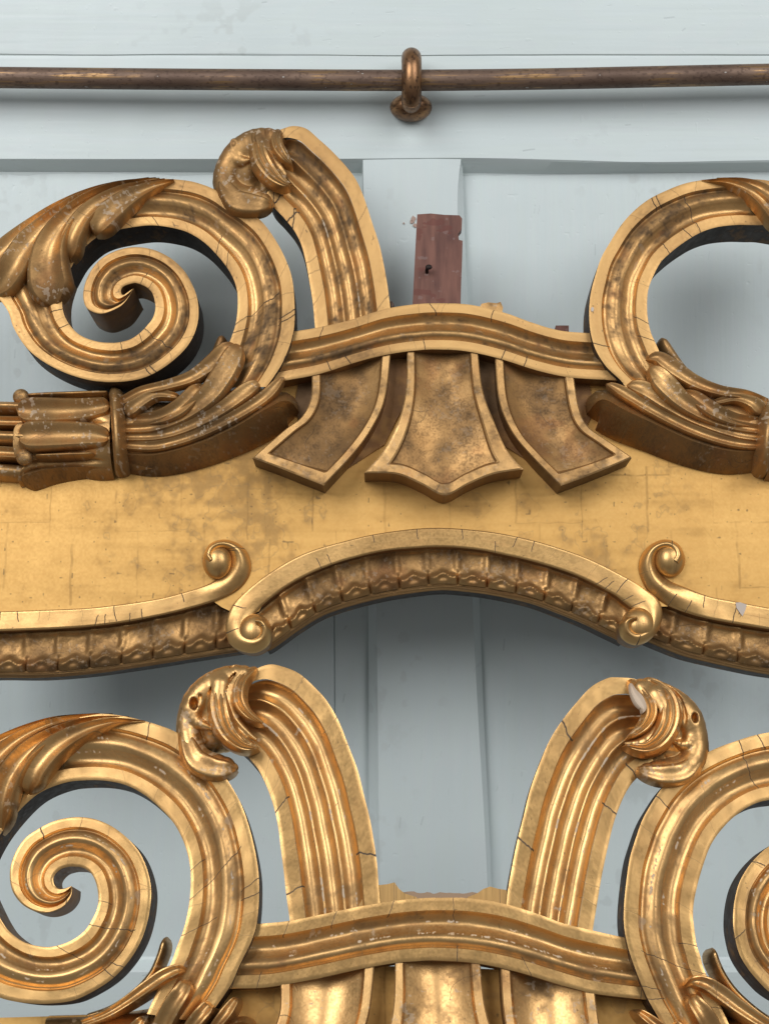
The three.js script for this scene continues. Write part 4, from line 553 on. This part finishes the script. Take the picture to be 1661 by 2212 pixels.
  // horns
  sweep(F, pl, 'horn', y4([[560, 330], [640, 230], [750, 180], [850, 195], [950, 240], [1050, 330], [1120, 410], [1190, 530], [1250, 680], [1310, 840], [1350, 1000], [1385, 1140], [1410, 1280], [1430, 1420], [1440, 1550], [1450, 1680]]), y4([[460, 600], [540, 680], [610, 740], [660, 795], [700, 850], [750, 960], [790, 1080], [815, 1200], [830, 1320], [850, 1480], [865, 1620], [885, 1765], [893, 1840]]), { n: 150, bands: hornBands(M.hornL, 0.024), base: BACKL, side: M.sideL });
  sweep(F, pl, 'horn', yR([[1060, 600], [1000, 640], [930, 700], [860, 790], [800, 930], [760, 1080], [720, 1270], [690, 1450], [670, 1570], [660, 1650]]).reverse(), yR([[1040, 260], [940, 170], [800, 150], [740, 160], [660, 205], [580, 290], [500, 390], [430, 500], [370, 640], [320, 780], [280, 940], [245, 1080], [215, 1230], [195, 1345], [180, 1480]]).reverse(), { n: 150, bands: hornBands(M.hornL, 0.024).map((b) => ({ ...b, prof: (u, t, s) => b.prof(u, 1 - t, s) })), base: BACKL, side: M.sideL });
  headForm(F, pl, y4, 0.3461, {
    hook: [[650, 225, 24, 28], [580, 240, 46, 62], [440, 300, 50, 88], [320, 400, 52, 90], [255, 530, 50, 74], [262, 660, 50, 80], [300, 765, 52, 90], [390, 820, 54, 92], [470, 828, 54, 78], [535, 828, 54, 34]],
    leaves: [[[460, 330, 62, 80], [460, 470, 68, 72], [520, 600, 68, 62], [600, 680, 66, 44], [690, 705, 62, 9]], [[600, 250, 58, 48], [560, 380, 66, 46], [610, 480, 70, 36], [718, 550, 64, 9]], [[530, 290, 60, 46], [510, 430, 70, 46], [560, 560, 70, 38], [680, 660, 66, 9]]],
    beak: [[270, 480, 58, 62], [310, 550, 64, 44], [405, 592, 68, 14]], fill: [[400, 420, 30, 120], [380, 600, 20, 100], [470, 640, 10, 60]], mouth: [[320, 700, 84, 26], [390, 700, 92, 40], [490, 705, 86, 24]], eye: [300, 445, 68, 34], hollow: 0.75, strands: [[[245, 560, 0.040, 30], [250, 660, 0.050, 56], [300, 770, 0.057, 76], [400, 822, 0.057, 76], [490, 830, 0.052, 60], [560, 835, 0.042, 26]], [[560, 200, 0.034, 36], [455, 330, 0.052, 70], [450, 470, 0.060, 84], [500, 600, 0.059, 76], [590, 685, 0.055, 48], [694, 706, 0.047, 12]], [[680, 190, 0.034, 26], [585, 280, 0.050, 46], [570, 400, 0.057, 50], [625, 490, 0.056, 38], [722, 556, 0.047, 10]]],
    grooves: [[[540, 200, 60, 10], [420, 330, 78, 11], [400, 470, 82, 11], [460, 600, 82, 11], [560, 700, 78, 7]], [[600, 190, 56, 9], [505, 330, 78, 11], [500, 470, 84, 11], [570, 590, 82, 10], [650, 650, 78, 7]], [[660, 180, 50, 8], [570, 310, 76, 10], [570, 430, 82, 10], [650, 540, 78, 8]], [[340, 400, 80, 10], [350, 520, 84, 12], [420, 620, 84, 11]]],
  }, M.leafL);
  headForm(F, pl, yR, 0.3846, {
    hook: [[890, 200, 24, 28], [960, 215, 46, 62], [1090, 280, 50, 80], [1190, 380, 52, 88], [1240, 500, 50, 76], [1235, 600, 50, 80], [1185, 668, 52, 84], [1090, 690, 54, 76], [1000, 682, 54, 58], [930, 668, 54, 16]],
    leaves: [[[1010, 270, 62, 70], [1060, 370, 68, 66], [1030, 470, 68, 60], [950, 530, 66, 42], [850, 530, 62, 9]], [[930, 220, 58, 46], [980, 320, 68, 44], [960, 410, 70, 40], [880, 480, 66, 14]]],
    beak: [[1220, 470, 58, 50], [1190, 540, 64, 40], [1120, 525, 66, 12]], fill: [[1080, 380, 30, 120], [1130, 540, 24, 100], [1040, 600, 16, 70]], mouth: [[930, 622, 84, 12], [1050, 602, 88, 18], [1170, 610, 84, 10]], eye: [1224, 400, 70, 26], hollow: 0.75, strands: [[[1260, 560, 0.040, 30], [1240, 620, 0.050, 52], [1180, 680, 0.057, 64], [1080, 695, 0.057, 62], [990, 685, 0.052, 46], [915, 665, 0.042, 18]], [[960, 150, 0.034, 36], [1080, 255, 0.052, 66], [1105, 370, 0.060, 78], [1060, 480, 0.059, 72], [970, 545, 0.055, 46], [840, 532, 0.047, 12]], [[870, 160, 0.034, 26], [965, 240, 0.050, 44], [1000, 340, 0.057, 46], [960, 425, 0.056, 38], [860, 495, 0.047, 14]]],
    grooves: [[[930, 140, 56, 9], [1060, 250, 76, 10], [1110, 360, 82, 11], [1090, 470, 84, 11], [1000, 560, 80, 8]], [[1000, 140, 54, 9], [1130, 270, 76, 10], [1170, 400, 82, 10], [1140, 500, 82, 9]], [[890, 180, 54, 8], [1000, 290, 78, 10], [1020, 390, 84, 10], [960, 470, 82, 9]]],
  }, M.leafL);
  const gesso = new THREE.MeshStandardMaterial({ color: new THREE.Color(0.55, 0.44, 0.33), roughness: 0.9, side: THREE.DoubleSide });
  add(pl, 'bare_gesso_chip', petal(F, yR([[880, 180, 0.040, 8], [900, 230, 0.0455, 22], [930, 275, 0.051, 32], [955, 320, 0.0545, 22], [945, 352, 0.052, 8]]).map(([x, y, h, w]) => [x, y, h, w * 0.3846]), { kind: 'gouge', base: 0.02, thick: 0.008, depth: 0.5, tail: 0.1, round: 4 }), gesso);
  // broken feet between the horns
  const raw = new THREE.MeshStandardMaterial({ color: new THREE.Color(0.33, 0.23, 0.15), roughness: 0.9, side: THREE.DoubleSide });
  for (const p of [[[770, 1965], [785, 1938], [812, 1926], [818, 1912], [836, 1910], [852, 1906], [862, 1920], [874, 1930], [900, 1938], [900, 1965]], [[1010, 1965], [1010, 1938], [1030, 1930], [1044, 1920], [1058.6, 1915], [1076, 1920], [1091, 1922], [1100, 1928], [1122, 1945], [1140, 1980]]]) { const [a, b] = slab(F, p, 0.021, BACKL); add(pl, 'broken_foot', a, M.band); add(pl, 'broken_foot_edge', b, M.edge); }
  { const p = []; for (let i = 0; i <= 24; i++) p.push([866 + i * 7, 1928 + 4 * wob(i * 40, 7, 3)]); p.push([1050, 1975], [860, 1975]); const [a, b] = slab(F, p, 0.010, BACKL); add(pl, 'raw_wood_edge', [a, b], raw); }
  // leaves
  const g1 = leafGroup(pl, 'acanthus_leaf'), y3w = (p) => y3(p).map(([x, y, h, w]) => [x, y, h, w * 0.45]), LB = { kind: 'gouge', base: 0.012, depth: 0.4, thick: 0.024 };
  lobe(F, g1, y3w([[900, 350, 0.042, 4], [700, 350, 0.052, 22], [500, 410, 0.060, 44], [340, 500, 0.064, 64], [230, 620, 0.064, 70], [190, 720, 0.060, 62], [170, 800, 0.05, 44]]), LB, M.leafL);
  lobe(F, g1, y3w([[800, 322, 0.040, 4], [560, 340, 0.050, 20], [340, 420, 0.060, 36], [170, 530, 0.066, 54], [60, 680, 0.068, 66], [10, 840, 0.064, 66], [0, 960, 0.055, 60], [5, 1040, 0.045, 40]]), { ...LB, depth: 0.65 }, M.leafL);
  lobe(F, g1, y3w([[700, 306, 0.038, 4], [460, 325, 0.048, 16], [260, 380, 0.054, 26], [80, 480, 0.058, 40], [-60, 620, 0.06, 60], [-140, 760, 0.055, 60]]), LB, M.leafL);
  lobe(F, g1, y3w([[620, 303, 0.034, 4], [360, 330, 0.042, 14], [150, 395, 0.048, 22], [-60, 500, 0.05, 30], [-200, 620, 0.05, 40]]), LB, M.leafL);
  const spray = (tf, k, list) => { const g = leafGroup(pl, 'acanthus_spray'); for (const [o, ...p] of list) lobe(F, g, tf(p).map(([x, y, h, w]) => [x, y, h, w * k]), { base: 0.0, kind: 'gouge', n: 46, ...o }, M.leafL); };
  spray(yD, 0.3077, [
    [{ kind: 'dome', base: -0.01, tip: 0.2 }, [-300, 1100, 0.02, 200], [200, 1080, 0.024, 200], [600, 1000, 0.026, 180], [850, 930, 0.024, 120]],
    [{ kind: 'dome', base: -0.004, tip: 0.12 }, [0, 905, 0.02, 26], [160, 850, 0.024, 30], [320, 745, 0.026, 34], [440, 620, 0.028, 38], [500, 500, 0.030, 40], [530, 400, 0.030, 40], [540, 340, 0.026, 34]],
    [{ depth: 0.35, tip: 0.12 }, [-40, 955, 0.040, 30], [130, 890, 0.046, 38], [280, 800, 0.050, 46], [420, 700, 0.054, 54], [540, 620, 0.058, 56], [640, 580, 0.056, 46], [700, 590, 0.048, 30]],
    [{ depth: 0.4, tip: 0.14 }, [480, 1080, 0.050, 80], [540, 940, 0.056, 84], [600, 830, 0.062, 86], [660, 740, 0.064, 78], [705, 650, 0.056, 56]],
    [{ depth: 0.4, tip: 0.18 }, [680, 1080, 0.050, 60], [730, 980, 0.056, 64], [800, 890, 0.060, 66], [870, 810, 0.054, 56]],
    [{ depth: 0.35, tip: 0.18 }, [850, 1040, 0.044, 44], [910, 960, 0.050, 50], [980, 870, 0.052, 52], [1050, 770, 0.046, 34]],
    [{ depth: 0.35, tip: 0.2 }, [200, 1120, 0.040, 60], [300, 1020, 0.046, 56], [370, 950, 0.048, 46], [410, 905, 0.042, 30]],
    [{ kind: 'ridge', tip: 0.15 }, [800, 1100, 0.040, 60], [960, 1000, 0.046, 64], [1080, 950, 0.048, 50], [1160, 980, 0.044, 36]],
  ]);
  spray(yC, 0.2692, [
    [{ kind: 'dome', base: -0.01, tip: 0.2 }, [1900, 1600, 0.02, 240], [1400, 1520, 0.024, 240], [1000, 1420, 0.026, 200], [650, 1340, 0.024, 120]],
    [{ kind: 'dome', base: -0.004, tip: 0.12 }, [1750, 1360, 0.02, 40], [1560, 1240, 0.024, 44], [1390, 1090, 0.026, 48], [1290, 960, 0.028, 52], [1230, 840, 0.030, 54], [1210, 760, 0.030, 52], [1220, 715, 0.026, 40]],
    [{ depth: 0.35, tip: 0.12 }, [1800, 1440, 0.040, 40], [1600, 1330, 0.046, 56], [1420, 1210, 0.050, 70], [1260, 1090, 0.054, 80], [1130, 1010, 0.058, 70], [1030, 1000, 0.054, 50], [980, 1050, 0.046, 30]],
    [{ depth: 0.4, tip: 0.14 }, [1280, 1560, 0.050, 100], [1200, 1400, 0.056, 104], [1120, 1260, 0.062, 100], [1050, 1160, 0.060, 76], [1010, 1090, 0.052, 46]],
    [{ depth: 0.4, tip: 0.2 }, [1000, 1560, 0.050, 90], [940, 1430, 0.056, 84], [870, 1320, 0.050, 60]],
    [{ depth: 0.35, tip: 0.18 }, [900, 1500, 0.044, 50], [780, 1370, 0.050, 56], [680, 1290, 0.050, 50], [580, 1220, 0.044, 30]],
  ]);
}
for (const o of scene.children) o.traverse((m) => { if (m.isMesh) { m.castShadow = true; m.receiveShadow = true; } });
renderer.render(scene, camera);
